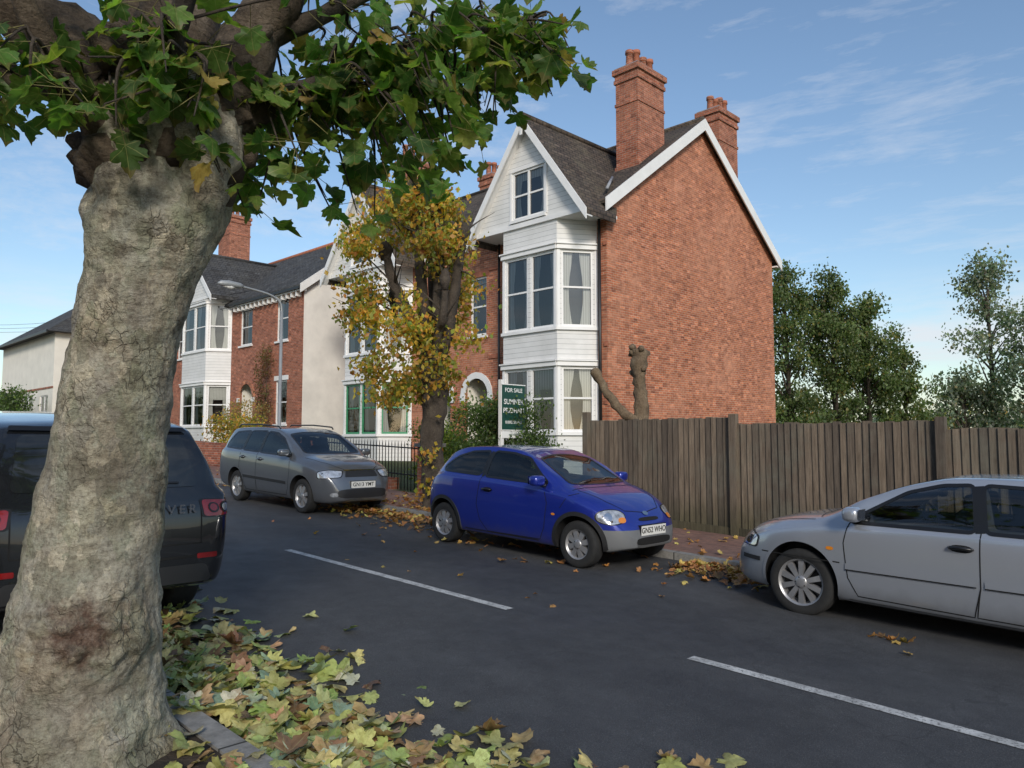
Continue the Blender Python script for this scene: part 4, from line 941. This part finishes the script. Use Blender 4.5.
        b.tube(P_,[.014]*(n+1),m_blk,6,0,False); b.tube([(xs_,-.33,floor+.26),(xs_+.2,-.33,floor+.15)],[.05,.03],m_blk,8)
        b.sup((seatx[0]+.28,0,s.T(seatx[0]+.28)-.13),(.02,.10,.035),m_blk,.6)
        b.obj('seats_and_wheel',s.e)
    def ray(s,o,d):
        h=s.bvh.ray_cast(Vector(o),Vector(d)); return (h[0],h[1]) if h[0] is not None else (None,None)
    def pt(s,a,c,mode,off):
        if mode[0]=='s': sd=mode[1]; o=(a,sd*4,c); d=(0,-sd,0)
        elif mode[0]=='f': o=(5,a,c); d=(-1,0,0)
        elif mode[0]=='r': o=(-5,a,c); d=(1,0,0)
        elif mode[0]=='t': o=(a,c,4); d=(0,0,-1)
        elif mode[0]=='o':
            _,sd,th,(cx,cy,cz)=mode; D=Vector((math.cos(th),sd*math.sin(th),0)); U=Vector((-math.sin(th),sd*math.cos(th),0))
            o=Vector((cx,sd*cy,cz))+D*3+U*a+Vector((0,0,c)); d=-D
        h,nn=s.ray(o,d)
        if h is None: return None
        if nn.dot(Vector(d))>0: nn=-nn
        return h+nn*off
    def patch(s,poly,mode,off,m,step=.05):
        bm=bmesh.new(); vs=[bm.verts.new((p[0],p[1],0)) for p in poly]; bm.faces.new(vs)
        for ax in (0,1):
            lo=min(p[ax] for p in poly); hi=max(p[ax] for p in poly); k=lo+step
            while k<hi-.002:
                co=[0,0,0];no=[0,0,0];co[ax]=k;no[ax]=1
                bmesh.ops.bisect_plane(bm,geom=bm.verts[:]+bm.edges[:]+bm.faces[:],plane_co=co,plane_no=no); k+=step
        bm.verts.ensure_lookup_table(); pos=[];bad=set()
        for i,v in enumerate(bm.verts):
            q=s.pt(v.co.x,v.co.y,mode,off)
            if q is None: bad.add(i); q=Vector((0,0,.5))
            pos.append(q)
        for i,v in enumerate(bm.verts): v.index=i
        fs=[[v.index for v in f.verts] for f in bm.faces if not any(v.index in bad for v in f.verts)]
        bm.free(); s.parts.add(pos,fs,m,True)
    def line(s,path,mode,w,off,m,closed=False):
        P=[Vector((p[0],p[1])) for p in path]
        if closed: P.append(P[0])
        Q=[]
        for a,c in zip(P,P[1:]):
            n=max(1,int((c-a).length/.04))
            for k in range(n): Q.append(a.lerp(c,k/n))
        Q.append(P[-1]); vs=[];ok=[]
        for i,p in enumerate(Q):
            d=(Q[min(i+1,len(Q)-1)]-Q[max(i-1,0)])
            if closed and i in (0,len(Q)-1): d=Q[1]-Q[-2]
            d=d.normalized(); n=Vector((-d.y,d.x))*w/2
            a=s.pt(p.x+n.x,p.y+n.y,mode,off); c=s.pt(p.x-n.x,p.y-n.y,mode,off); ok.append(a is not None and c is not None); vs+= [a or Vector((0,0,.5)),c or Vector((0,0,.5))]
        s.parts.add(vs,[(2*i,2*i+1,2*i+3,2*i+2) for i in range(len(Q)-1) if ok[i] and ok[i+1]],m,True)
    def wheel(s,x,sd):
        sp=s.sp; R=sp['R']; tw=sp.get('tw',.19); y0=sp['W']-.035; rr_=R*sp.get('rimf',.66)
        b=MB(); n=48
        prof=[(rr_,-tw),(R*.93,-tw),(R*.985,-tw+.02),(R,-tw+.04),(R,-.035),(R*.985,-.014),(R*.93,.0),(R*.80,.004),(rr_+.005,-.004),(rr_,-.012),(rr_-.012,-.016),(rr_-.014,-.06),(rr_-.03,-.10)]
        vs=[]
        for k in range(n):
            t=2*math.pi*k/n
            for r,y in prof: vs.append((x+r*math.cos(t),sd*(y0+y),R+r*math.sin(t)))
        L=len(prof); ft=[];fr=[]
        for k in range(n):
            for j in range(L-1):
                f=(k*L+j,k*L+j+1,((k+1)%n)*L+j+1,((k+1)%n)*L+j); (ft if j<8 else fr).append(f)
        b.add(vs,ft,m_tyre,True); b.add(vs,fr,m_alloy,True)
        b.add([(x+(rr_-.02)*math.cos(2*math.pi*k/n),sd*(y0-.085),R+(rr_-.02)*math.sin(2*math.pi*k/n)) for k in range(n)],[tuple(range(n))],m_black)
        ns=sp.get('spokes',7); sw=sp.get('sw',.05)
        for k in range(ns):
            t=2*math.pi*k/ns+.3; d=Vector((math.cos(t),0,math.sin(t))); pz=Vector((-math.sin(t),0,math.cos(t))); c=Vector((x,0,R))
            def q(r,ww,y): return [c+d*r+pz*ww+Vector((0,sd*(y0+y),0)),c+d*r-pz*ww+Vector((0,sd*(y0+y),0))]
            a=q(.04,sw*.55,-.012)+q(rr_-.005,sw*.8,-.022)+q(.04,sw*.55,-.06)+q(rr_-.005,sw*.8,-.07)
            b.add(a,[(0,1,3,2),(0,2,6,4),(1,5,7,3)],m_alloy)
        b.tube([(x,sd*(y0-.08),R),(x,sd*(y0-.012),R),(x,sd*(y0-.004),R)],[.065,.06,.035],m_alloy,16)
        for k in range(5):
            t=2*math.pi*k/5; b.tube([(x+.045*math.cos(t),sd*(y0-.02),R+.045*math.sin(t)),(x+.045*math.cos(t),sd*(y0-.006),R+.045*math.sin(t))],[.008,.008],m_black,6)
        b.obj('wheel',s.e)
    def mirror(s,x,z,m,w=.2):
        for sd in (1,-1):
            p=s.pt(x,z,('s',sd),0)
            if p is None: continue
            b=MB(); y=abs(p.y); b.sup((x,sd*(y+.13),z+.055),(.075,.10,.065),m,.6)
            b.tube([(x+.02,sd*(y-.03),z-.01),(x+.01,sd*(y+.1),z+.02)],[.035,.03],m_blk,8)
            b.add([(x-.078,sd*(y+.05),z+.01),(x-.078,sd*(y+.21),z+.01),(x-.078,sd*(y+.21),z+.105),(x-.078,sd*(y+.05),z+.105)],[(0,1,2,3)],m_chrome)
            b.obj('door_mirror',s.e)
    def handle(s,x,z,m):
        for sd in (1,-1):
            p=s.pt(x,z,('s',sd),0)
            if p is None: continue
            s.patch(ell(x,z,.085,.03,16),('s',sd),.002,m_seam)
            y=p.y; s.parts.tube([(x-.085,y+sd*.004,z+.004),(x-.07,y+sd*.03,z+.006),(x,y+sd*.035,z+.008),(x+.07,y+sd*.03,z+.006),(x+.085,y+sd*.004,z+.004)],[.012,.014,.014,.014,.012],m,8)
    def plate(s,z,front,txt,w=.26):
        p=s.pt(0,z,('f',) if front else ('r',),0); sg=1 if front else -1; X=p.x+sg*.012
        s.parts.box(min(X,X-sg*.05),max(X,X-sg*.05),-w-.01,w+.01,z-.065,z+.065,m_blk); s.parts.box(min(X,X+sg*.004),max(X,X+sg*.004),-w,w,z-.056,z+.056,m_plw if front else m_ply)
        Bv=(Vector((0,sg,0)),Vector((0,0,1)),Vector((sg,0,0))); text('plate_text',txt,.092,basis(*Bv,(X+sg*.005,0,z)),m_blk,s.e)
    def arches(s,w=.03,m=None,off=.006,r=.07):
        R=s.sp['R']
        for x in (-s.sp['wb']/2,s.sp['wb']/2):
            for sd in (1,-1):
                pth=[(x+(R+r)*math.cos(t),R+.02+(R+r)*math.sin(t)) for t in [math.radians(-20+220*k/30) for k in range(31)]]
                s.line(pth,('s',sd),w,off,m or s.mp)
    def finish(s,x,y,rot180,dz=0):
        s.parts.obj('trim',s.e)
        sx=-1 if rot180 else 1
        X=Vector((1,0,-SL)).normalized()*sx; Y=Vector((0,sx,0)); Z=X.cross(Y); s.e.matrix_world=basis(X,Y,Z,(x,y,g(x)+dz))
# ---- small blue hatchback
wb=2.40
ka=Car('small_hatchback_car',dict(wb=wb,R=.275,W=.78,rimf=.62,spokes=8,sw=.045,
 top=[(-1.70,.40),(-1.693,.60),(-1.665,.76),(-1.60,.90),(-1.45,1.10),(-1.25,1.26),(-.95,1.345),(-.45,1.372),(.0,1.35),(.30,1.265),(.66,1.09),(.95,.955),(1.14,.90),(1.34,.83),(1.52,.73),(1.66,.61),(1.74,.50),(1.77,.40)],
 bot=[(-1.70,.30),(-1.5,.24),(-1.0,.19),(1.0,.19),(1.5,.20),(1.77,.26)],
 wid=[(-1.70,.46),(-1.66,.60),(-1.56,.70),(-1.32,.765),(-.8,.79),(.0,.795),(.8,.792),(1.15,.78),(1.38,.735),(1.55,.65),(1.68,.54),(1.74,.44),(1.77,.34)],
 belt=[(-1.70,.38),(-1.62,.72),(-1.48,.88),(-1.2,.96),(-.5,.945),(.3,.915),(.9,.865),(1.18,.80),(1.42,.70),(1.6,.58),(1.77,.37)],
 roofw=[(-1.66,.50),(-1.4,.53),(-1.0,.545),(0,.56),(.3,.59),(.9,.69),(1.25,.6),(1.77,.3)]),
 paint('blue_paint',(.012,.028,.27),.35,.3,True,wb,.47,.375,(.14,.145,.15),True))
w1=rnd([(.70,.945),(.28,1.225),(-.02,1.275),(-.36,1.285),(-.40,.975)],.05); w2=rnd([(-.49,.985),(-.45,1.285),(-.80,1.262),(-1.08,1.18),(-1.30,1.035),(-1.26,1.005)],.06)
scr=rnd([(.91,-.52),(.96,-.3),(.975,0),(.96,.3),(.91,.52),(.36,.465),(.30,.25),(.28,0),(.30,-.25),(.36,-.465)],.06)
ka.glaze([(-1.25,.72),(.75,.72),(.84,.90),(.28,1.20),(0,1.285),(-.45,1.31),(-.9,1.28),(-1.2,1.18),(-1.38,1.0)],.50,[w1,w2],scr,.95,[-.05,-.85],.62)
for sd in (1,-1):
    ka.line([(-.445,.96),(-.405,1.29)],('s',sd),.055,.003,m_blk)
    ka.line([(.67,.93),(.75,.72),(.71,.42),(.63,.27),(-.30,.26),(-.44,.40),(-.50,.60),(-.45,.96)],('s',sd),.009,.0025,m_seam)
    ka.line([(.96,.68),(1.06,.83),(1.14,.86)],('s',sd),.008,.0025,m_seam)
    ka.line([(.60,.235),(-.75,.235)],('s',sd),.05,.004,m_dark)
    ka.patch(ell(0,0,.19,.085,26,2.2),('o',sd,.62,(1.53,.55,.615)),.004,m_blk); ka.patch(ell(0,0,.175,.074,26,2.2),('o',sd,.62,(1.53,.55,.615)),.008,m_lamp)
    ka.patch(ell(-.13,-.035,.05,.03,14),('o',sd,.62,(1.53,.55,.615)),.011,m_amber); ka.patch(ell(.04,0,.05,.045,14,2),('o',sd,.62,(1.53,.55,.615)),.011,m_chrome)
    ka.patch(ell(0,0,.05,.13,18),('o',sd,math.pi-.75,(-1.57,.60,.78)),.005,m_redl)
    ka.patch(ell(.86,.60,.03,.014,12),('s',sd),.005,m_amber)
ka.patch(rnd([(-1.55,-.44),(-1.55,.44),(-1.22,.41),(-1.22,-.41)],.06),('t',),.006,m_glass)
ka.line([(1.04,-.65),(1.08,-.3),(1.09,0),(1.08,.3),(1.04,.65)],('t',),.010,.0025,m_seam)
ka.line([(1.08,-.60),(1.42,-.48),(1.58,-.34),(1.63,0),(1.58,.34),(1.42,.48),(1.08,.60)],('t',),.008,.0025,m_seam)
ka.patch(ell(0,.575,.20,.02,20,3),('f',),.005,m_seam); ka.patch(ell(0,.335,.34,.045,20,4),('f',),.005,m_seam); ka.patch(ell(0,.635,.05,.022,16,2),('f',),.008,m_chrome)
for k in range(2): ka.line([(.98-.02*k,-.45+.5*k),(.88,-.10+.5*k)],('t',),.014,.018,m_blk)
ka.plate(.455,True,'GN52 WHO',.25); ka.plate(.50,False,'GN52 WHO'); ka.mirror(.64,.93,ka.mp); ka.handle(-.30,.80,m_blk); ka.arches(.05,m_dark,.008,.065)
ka.finish(-7.10,7.80,False)
# ---- silver hatchback on the right
wb=2.61
a=Car('silver_hatchback_car',dict(wb=wb,R=.305,W=.845,rimf=.68,spokes=10,sw=.034,
 top=[(-1.90,.42),(-1.89,.68),(-1.86,.88),(-1.75,1.00),(-1.58,1.16),(-1.36,1.285),(-1.05,1.35),(-.4,1.372),(.05,1.355),(.38,1.285),(.75,1.135),(1.04,.995),(1.14,.955),(1.5,.895),(1.8,.81),(1.98,.70),(2.07,.60),(2.11,.50),(2.13,.42)],
 bot=[(-1.90,.30),(-1.7,.24),(-1.0,.19),(1.0,.19),(1.8,.19),(2.13,.25)],
 wid=[(-1.90,.5),(-1.86,.66),(-1.76,.77),(-1.45,.83),(-.5,.853),(.6,.855),(1.2,.845),(1.6,.80),(1.85,.71),(2.0,.60),(2.08,.50),(2.13,.38)],
 belt=[(-1.90,.40),(-1.85,.80),(-1.65,.91),(-1.2,.925),(-.5,.91),(.5,.88),(1.05,.855),(1.5,.785),(1.8,.685),(2.0,.56),(2.13,.38)],
 roofw=[(-1.87,.60),(-1.5,.57),(-1.1,.575),(0,.59),(.36,.615),(1.05,.73),(1.4,.62),(2.13,.3)]),
 paint('silver_paint',(.40,.425,.47),.5,.28))
w1=rnd([(.86,.91),(.42,1.185),(.16,1.262),(-.06,1.28),(-.11,.93)],.04); w2=rnd([(-.20,.935),(-.15,1.284),(-.72,1.276),(-.95,1.235),(-1.0,.945)],.04); w3=rnd([(-1.07,.95),(-1.03,1.22),(-1.32,1.095),(-1.40,.98)],.03)
scr=rnd([(1.00,-.58),(1.06,-.3),(1.075,0),(1.06,.3),(1.00,.58),(.45,.50),(.38,.25),(.36,0),(.38,-.25),(.45,-.50)],.06)
a.glaze([(-1.3,.74),(.85,.74),(.94,.90),(.40,1.20),(.05,1.29),(-.4,1.31),(-1.0,1.285),(-1.3,1.17),(-1.48,1.0)],.53,[w1,w2,w3],scr,.985,[.05,-.80],.62)
for sd in (1,-1):
    a.line([(-.155,.92),(-.105,1.285)],('s',sd),.07,.003,m_blk); a.line([(-1.035,.94),(-.99,1.24)],('s',sd),.06,.003,m_blk)
    a.line([(.75,1.00),(.87,.89),(.90,.72),(.86,.42),(.78,.27),(-.12,.26),(-.17,.5),(-.16,.92)],('s',sd),.009,.0025,m_seam)
    a.line([(-.17,.5),(-.14,.26),(-.82,.26),(-.95,.45),(-1.06,.62),(-1.06,.94)],('s',sd),.009,.0025,m_seam)
    a.line([(1.70,.545),(.93,.545)],('s',sd),.010,.003,m_seam)
    a.line([(.88,.52),(-.14,.53)],('s',sd),.055,.010,a.mp); a.line([(-.20,.53),(-.95,.54)],('s',sd),.055,.010,a.mp)
    a.line([(.88,.492),(-.14,.502)],('s',sd),.010,.011,m_seam); a.line([(-.20,.502),(-.93,.512)],('s',sd),.010,.011,m_seam)
    a.line([(.86,.215),(-.90,.215)],('s',sd),.035,.006,m_dark)
    hp=('o',sd,.62,(1.87,.60,.635))
    a.patch(rnd([(-.24,-.055),(.19,-.075),(.20,.045),(-.02,.075),(-.24,.055)],.04),hp,.004,m_blk); a.patch(rnd([(-.225,-.045),(.175,-.062),(.185,.035),(-.02,.062),(-.225,.042)],.035),hp,.008,m_lamp)
    a.patch(ell(.07,-.01,.045,.04,14,2),hp,.011,m_dark); a.patch(ell(.07,-.01,.03,.028,14,2),hp,.013,m_chrome)
    a.patch(rnd([(-.225,-.045),(-.15,-.047),(-.14,.048),(-.225,.042)],.02),hp,.010,m_amber)
    a.line([(1.72,.46),(1.95,.46)],('s',sd),.04,.006,m_dark)
    a.patch(ell(1.02,.66,.035,.016,12),('s',sd),.005,m_amber)
a.line([(1.16,-.68),(1.2,-.3),(1.205,0),(1.2,.3),(1.16,.68)],('t',),.010,.0025,m_seam)
a.line([(1.2,-.72),(1.6,-.63),(1.86,-.46),(1.98,-.3),(2.0,0),(1.98,.3),(1.86,.46),(1.6,.63),(1.2,.72)],('t',),.008,.0025,m_seam)
for k in range(2): a.line([(1.09-.02*k,-.50+.55*k),(.97,-.10+.55*k)],('t',),.014,.018,m_blk)
a.patch(ell(0,.66,.34,.035,20,4),('f',),.005,m_dark); a.patch(ell(0,.36,.42,.05,20,4),('f',),.005,m_seam); a.plate(.49,True,'Y414 LKN'); a.plate(.62,False,'Y414 LKN')
a.mirror(.80,.93,a.mp); a.handle(-.03,.79,m_blk); a.handle(-.90,.81,m_blk); a.arches(.03,None,.006,.065)
a.parts.tube([(-1.0,0,1.35),(-1.25,0,1.62)],[.006,.003],m_blk,6)
a.finish(-3.13+1.305-.06,7.82,True,-.02)
# ---- grey estate
wb=2.46
k_=Car('estate_car',dict(wb=wb,R=.30,W=.805,rimf=.66,spokes=7,sw=.045,
 top=[(-2.17,.42),(-2.165,.72),(-2.14,.95),(-2.06,1.12),(-1.93,1.33),(-1.80,1.42),(-1.5,1.455),(-.6,1.48),(-.1,1.465),(.22,1.40),(.65,1.21),(.98,1.05),(1.10,1.005),(1.42,.95),(1.70,.87),(1.87,.76),(1.94,.64),(1.98,.52),(2.00,.42)],
 bot=[(-2.17,.32),(-1.8,.25),(-1.0,.20),(1.0,.20),(1.8,.20),(2.00,.25)],
 wid=[(-2.17,.58),(-2.13,.70),(-2.0,.76),(-1.6,.805),(-.5,.82),(.6,.82),(1.2,.81),(1.5,.775),(1.74,.70),(1.88,.60),(1.96,.50),(2.00,.40)],
 belt=[(-2.17,.40),(-2.1,.85),(-1.9,1.0),(-1.2,1.0),(-.5,.98),(.5,.945),(1.0,.91),(1.42,.84),(1.74,.74),(1.89,.60),(2.00,.38)],
 roofw=[(-2.15,.58),(-1.9,.56),(-1.0,.58),(0,.59),(.3,.61),(1.0,.70),(1.4,.6),(2.00,.3)]),
 paint('grey_paint',(.14,.15,.165),.5,.3))
w1=rnd([(.80,.985),(.34,1.27),(.04,1.36),(-.28,1.38),(-.33,1.005)],.04); w2=rnd([(-.41,1.01),(-.36,1.385),(-.95,1.375),(-1.02,1.025)],.04); w3=rnd([(-1.10,1.03),(-1.04,1.375),(-1.60,1.34),(-1.84,1.09),(-1.82,1.05)],.04)
scr=rnd([(.96,-.56),(1.01,-.3),(1.025,0),(1.01,.3),(.96,.56),(.33,.50),(.26,.25),(.24,0),(.26,-.25),(.33,-.50)],.06)
k_.glaze([(-1.85,.78),(.85,.78),(.93,.96),(.25,1.31),(-.1,1.385),(-.6,1.41),(-1.5,1.385),(-1.72,1.32),(-1.86,1.1)],.53,[w1,w2,w3],scr,1.035,[-.05,-.95],.70)
for sd in (1,-1):
    k_.line([(-.37,1.0),(-.32,1.38)],('s',sd),.06,.003,m_blk); k_.line([(-1.06,1.02),(-.995,1.38)],('s',sd),.06,.003,m_blk)
    k_.line([(.70,1.06),(.82,.96),(.86,.72),(.82,.42),(.74,.28),(-.34,.27),(-.39,.5),(-.38,1.0)],('s',sd),.009,.0025,m_seam)
    k_.line([(-.39,.5),(-.39,.27),(-.8,.27),(-.95,.45),(-1.08,.65),(-1.06,1.0)],('s',sd),.009,.0025,m_seam)
    k_.line([(.75,.50),(-.9,.52)],('s',sd),.05,.008,m_dark)
    hp=('o',sd,.62,(1.74,.57,.70))
    k_.patch(rnd([(-.24,-.05),(.18,-.08),(.19,.05),(-.02,.085),(-.26,.07)],.04),hp,.004,m_blk); k_.patch(rnd([(-.225,-.04),(.165,-.066),(.175,.04),(-.02,.07),(-.24,.058)],.035),hp,.008,m_lamp)
    k_.patch(ell(0,0,.07,.035,14),('o',sd,.5,(1.84,.50,.36)),.006,m_lamp)
    k_.patch(ell(0,0,.06,.17,18),('o',sd,math.pi-.7,(-2.05,.66,.88)),.005,m_redl)
    k_.parts.tube([(.05,sd*.57,1.45),(.0,sd*.575,1.49),(-.7,sd*.58,1.515),(-1.55,sd*.56,1.495),(-1.65,sd*.555,1.44)],[.014]*5,m_blk,8)
k_.line([(1.12,-.66),(1.50,-.58),(1.76,-.42),(1.84,-.3),(1.86,0),(1.84,.3),(1.76,.42),(1.50,.58),(1.12,.66)],('t',),.008,.0025,m_seam)
k_.patch(rnd([(-.34,.66),(.34,.66),(.30,.76),(-.30,.76)],.02),('f',),.006,m_dark); k_.line([(-.33,.77),(.33,.77)],('f',),.014,.010,m_chrome); k_.patch(ell(0,.38,.50,.08,20,4),('f',),.005,m_dark)
k_.plate(.53,True,'GN13 YMT',.25); k_.plate(.8,False,'GN13 YMT'); k_.mirror(.74,.98,k_.mp); k_.handle(-.24,.87,k_.mp); k_.handle(-.94,.88,k_.mp); k_.arches(.03,None,.006,.065)
k_.finish(-13.42,7.86,False)
# ---- black SUV near left
wb=2.92
r=Car('black_suv_car',dict(wb=wb,R=.385,W=.97,rimf=.72,spokes=9,sw=.05,tw=.26,
 top=[(-2.42,.50),(-2.41,.78),(-2.38,.98),(-2.34,1.08),(-2.24,1.30),(-2.10,1.54),(-2.02,1.61),(-1.8,1.655),(-1,1.705),(0,1.71),(.35,1.66),(.75,1.44),(1.05,1.26),(1.2,1.19),(1.7,1.14),(2.1,1.06),(2.33,.93),(2.40,.8),(2.43,.5)],
 bot=[(-2.42,.38),(-2.2,.32),(-1.4,.27),(1.4,.27),(2.1,.28),(2.43,.36)],
 wid=[(-2.42,.72),(-2.39,.83),(-2.3,.91),(-2.1,.955),(-1.5,.98),(0,.985),(1.5,.98),(2.0,.93),(2.3,.82),(2.43,.62)],
 belt=[(-2.42,.48),(-2.39,.90),(-2.30,1.09),(-2.1,1.12),(-1,1.10),(0,1.09),(1.1,1.07),(1.8,1.02),(2.2,.92),(2.43,.48)],
 roofw=[(-2.4,.76),(-2.3,.78),(-2.05,.70),(-1,.71),(0,.71),(.35,.73),(1.1,.84),(1.5,.8),(2.43,.5)]),
 paint('black_paint',(.011,.012,.014),.2,.25))
for sd in (1,-1):
    r.patch(rnd([(.95,1.12),(.42,1.45),(.10,1.57),(-1.0,1.60),(-1.85,1.555),(-2.10,1.37),(-2.16,1.16),(-.5,1.12)],.05),('s',sd),.004,m_glass)
    for x in (-.28,-1.18): r.line([(x,1.13),(x+.03,1.60)],('s',sd),.06,.008,m_blk)
    r.line([(.9,1.10),(.95,.8),(.88,.42),(-.30,.40),(-.34,1.12)],('s',sd),.009,.003,m_seam); r.line([(-.32,.40),(-.95,.42),(-1.25,.85),(-1.24,1.12)],('s',sd),.009,.003,m_seam)
    tp_=('o',sd,math.pi-.55,(-2.32,.82,.97))
    r.patch(rnd([(-.20,-.075),(.17,-.075),(.17,.075),(-.20,.06)],.03),tp_,.004,m_blk)
    r.patch(rnd([(-.185,-.065),(.155,-.065),(.155,.065),(-.185,.05)],.03),tp_,.007,m_redl)
    r.patch(ell(-.02,0,.05,.045,16,2),tp_,.011,m_blk); r.patch(ell(-.02,0,.035,.032,16,2),tp_,.013,m_lamp); r.patch(ell(.08,0,.04,.04,16,2),tp_,.011,m_blk); r.patch(ell(.08,0,.028,.028,16,2),tp_,.013,m_redl)
    r.patch(rnd([(-.08,-.02),(.08,-.02),(.08,.02),(-.08,.02)],.01),('o',sd,math.pi-.3,(-2.38,.70,.60)),.006,m_redl)
r.patch(rnd([(-.66,1.14),(.66,1.14),(.58,1.54),(-.58,1.54)],.06),('r',),.006,m_glass,.04)
r.patch(rnd([(-.62,1.59),(.62,1.59),(.64,1.56),(-.64,1.56)],.01),('r',),.02,m_blk)
r.line([(-.5,1.17),(.1,1.19)],('r',),.014,.016,m_blk)
r.line([(-.66,1.04),(-.66,.70),(.66,.70),(.66,1.04)],('r',),.010,.003,m_seam)
r.line([(-.84,.60),(.84,.60)],('r',),.02,.004,m_seam); r.patch(rnd([(-.75,.40),(.75,.40),(.7,.54),(-.7,.54)],.04),('r',),.005,m_dark)
r.plate(.80,False,'LK15 RSV'); text('tailgate_lettering','R O V E R',.10,basis(Vector((0,-1,0)),Vector((0,0,1)),Vector((-1,0,0)),(-2.405,-.40,.97)),m_chrome,r.e)
r.patch(rnd([(1.1,-.72),(1.15,0),(1.1,.72),(.42,.62),(.36,0),(.42,-.62)],.06),('t',),.006,m_glassl)
r.mirror(.85,1.14,r.mp); r.arches(.04,m_dark,.008,.075)
r.finish(-6.15-2.42,2.03,True,-.03)
# ------------------------------------------------------------ light, sky, camera
el=math.radians(26); sd_=Vector((.80,-.60,0)).normalized(); sv=Vector((sd_.x*math.cos(el),sd_.y*math.cos(el),math.sin(el)))
L=bpy.data.lights.new('sun','SUN'); L.energy=2.5; L.angle=math.radians(12); L.color=(1,.93,.83); lo=bpy.data.objects.new('sun',L); C.objects.link(lo); lo.rotation_euler=(-sv).to_track_quat('-Z','Y').to_euler()
w=bpy.data.worlds.new('World'); bpy.context.scene.world=w; w.use_nodes=True; nt=w.node_tree; bg=nt.nodes['Background']
sk=nt.nodes.new('ShaderNodeTexSky'); sk.sky_type='NISHITA'; sk.sun_disc=False; sk.sun_elevation=el; sk.sun_rotation=math.atan2(sd_.x,sd_.y); sk.air_density=1.15; sk.dust_density=.7; sk.ozone_density=2.6
tc=nt.nodes.new('ShaderNodeTexCoord').outputs['Generated']
f=ramp(nt,noise_n(nt,warp(nt,mapping(nt,tc,(1,2.4,7),(.2,.3,.5)),3,.15),2.2,7,.66),[(.52,(0,0,0)),(.76,(1,1,1))])
s=nt.nodes.new('ShaderNodeSeparateXYZ'); nt.links.new(tc,s.inputs[0])
low=ramp(nt,s.outputs[2],[(.0,(.4,.4,.4)),(.07,(1,1,1)),(.13,(1,1,1)),(.20,(0,0,0))])
f2=ramp(nt,noise_n(nt,mapping(nt,tc,(1.3,1.3,7)),2.6,6,.6),[(.46,(0,0,0)),(.62,(1,1,1))])
fc=math_n(nt,'MAXIMUM',math_n(nt,'MULTIPLY',f,.55),math_n(nt,'MULTIPLY',math_n(nt,'MULTIPLY',f2,low),.75))
col=mix(nt,fc,sk.outputs[0],(5.4,5.5,5.8))
nt.links.new(col,bg.inputs[0]); bg.inputs[1].default_value=.15
cd=bpy.data.cameras.new('camera'); cam=bpy.data.objects.new('camera',cd); C.objects.link(cam); cd.sensor_width=36; cd.lens=770/1024*36; cd.clip_end=5000; cd.clip_start=.05
cam.location=(0,0,1.7); cam.rotation_euler=(math.radians(90+4.23),0,math.radians(44.6)); bpy.context.scene.camera=cam
sc=bpy.context.scene; sc.view_settings.view_transform='Standard'; sc.view_settings.look='None'; sc.view_settings.exposure=0
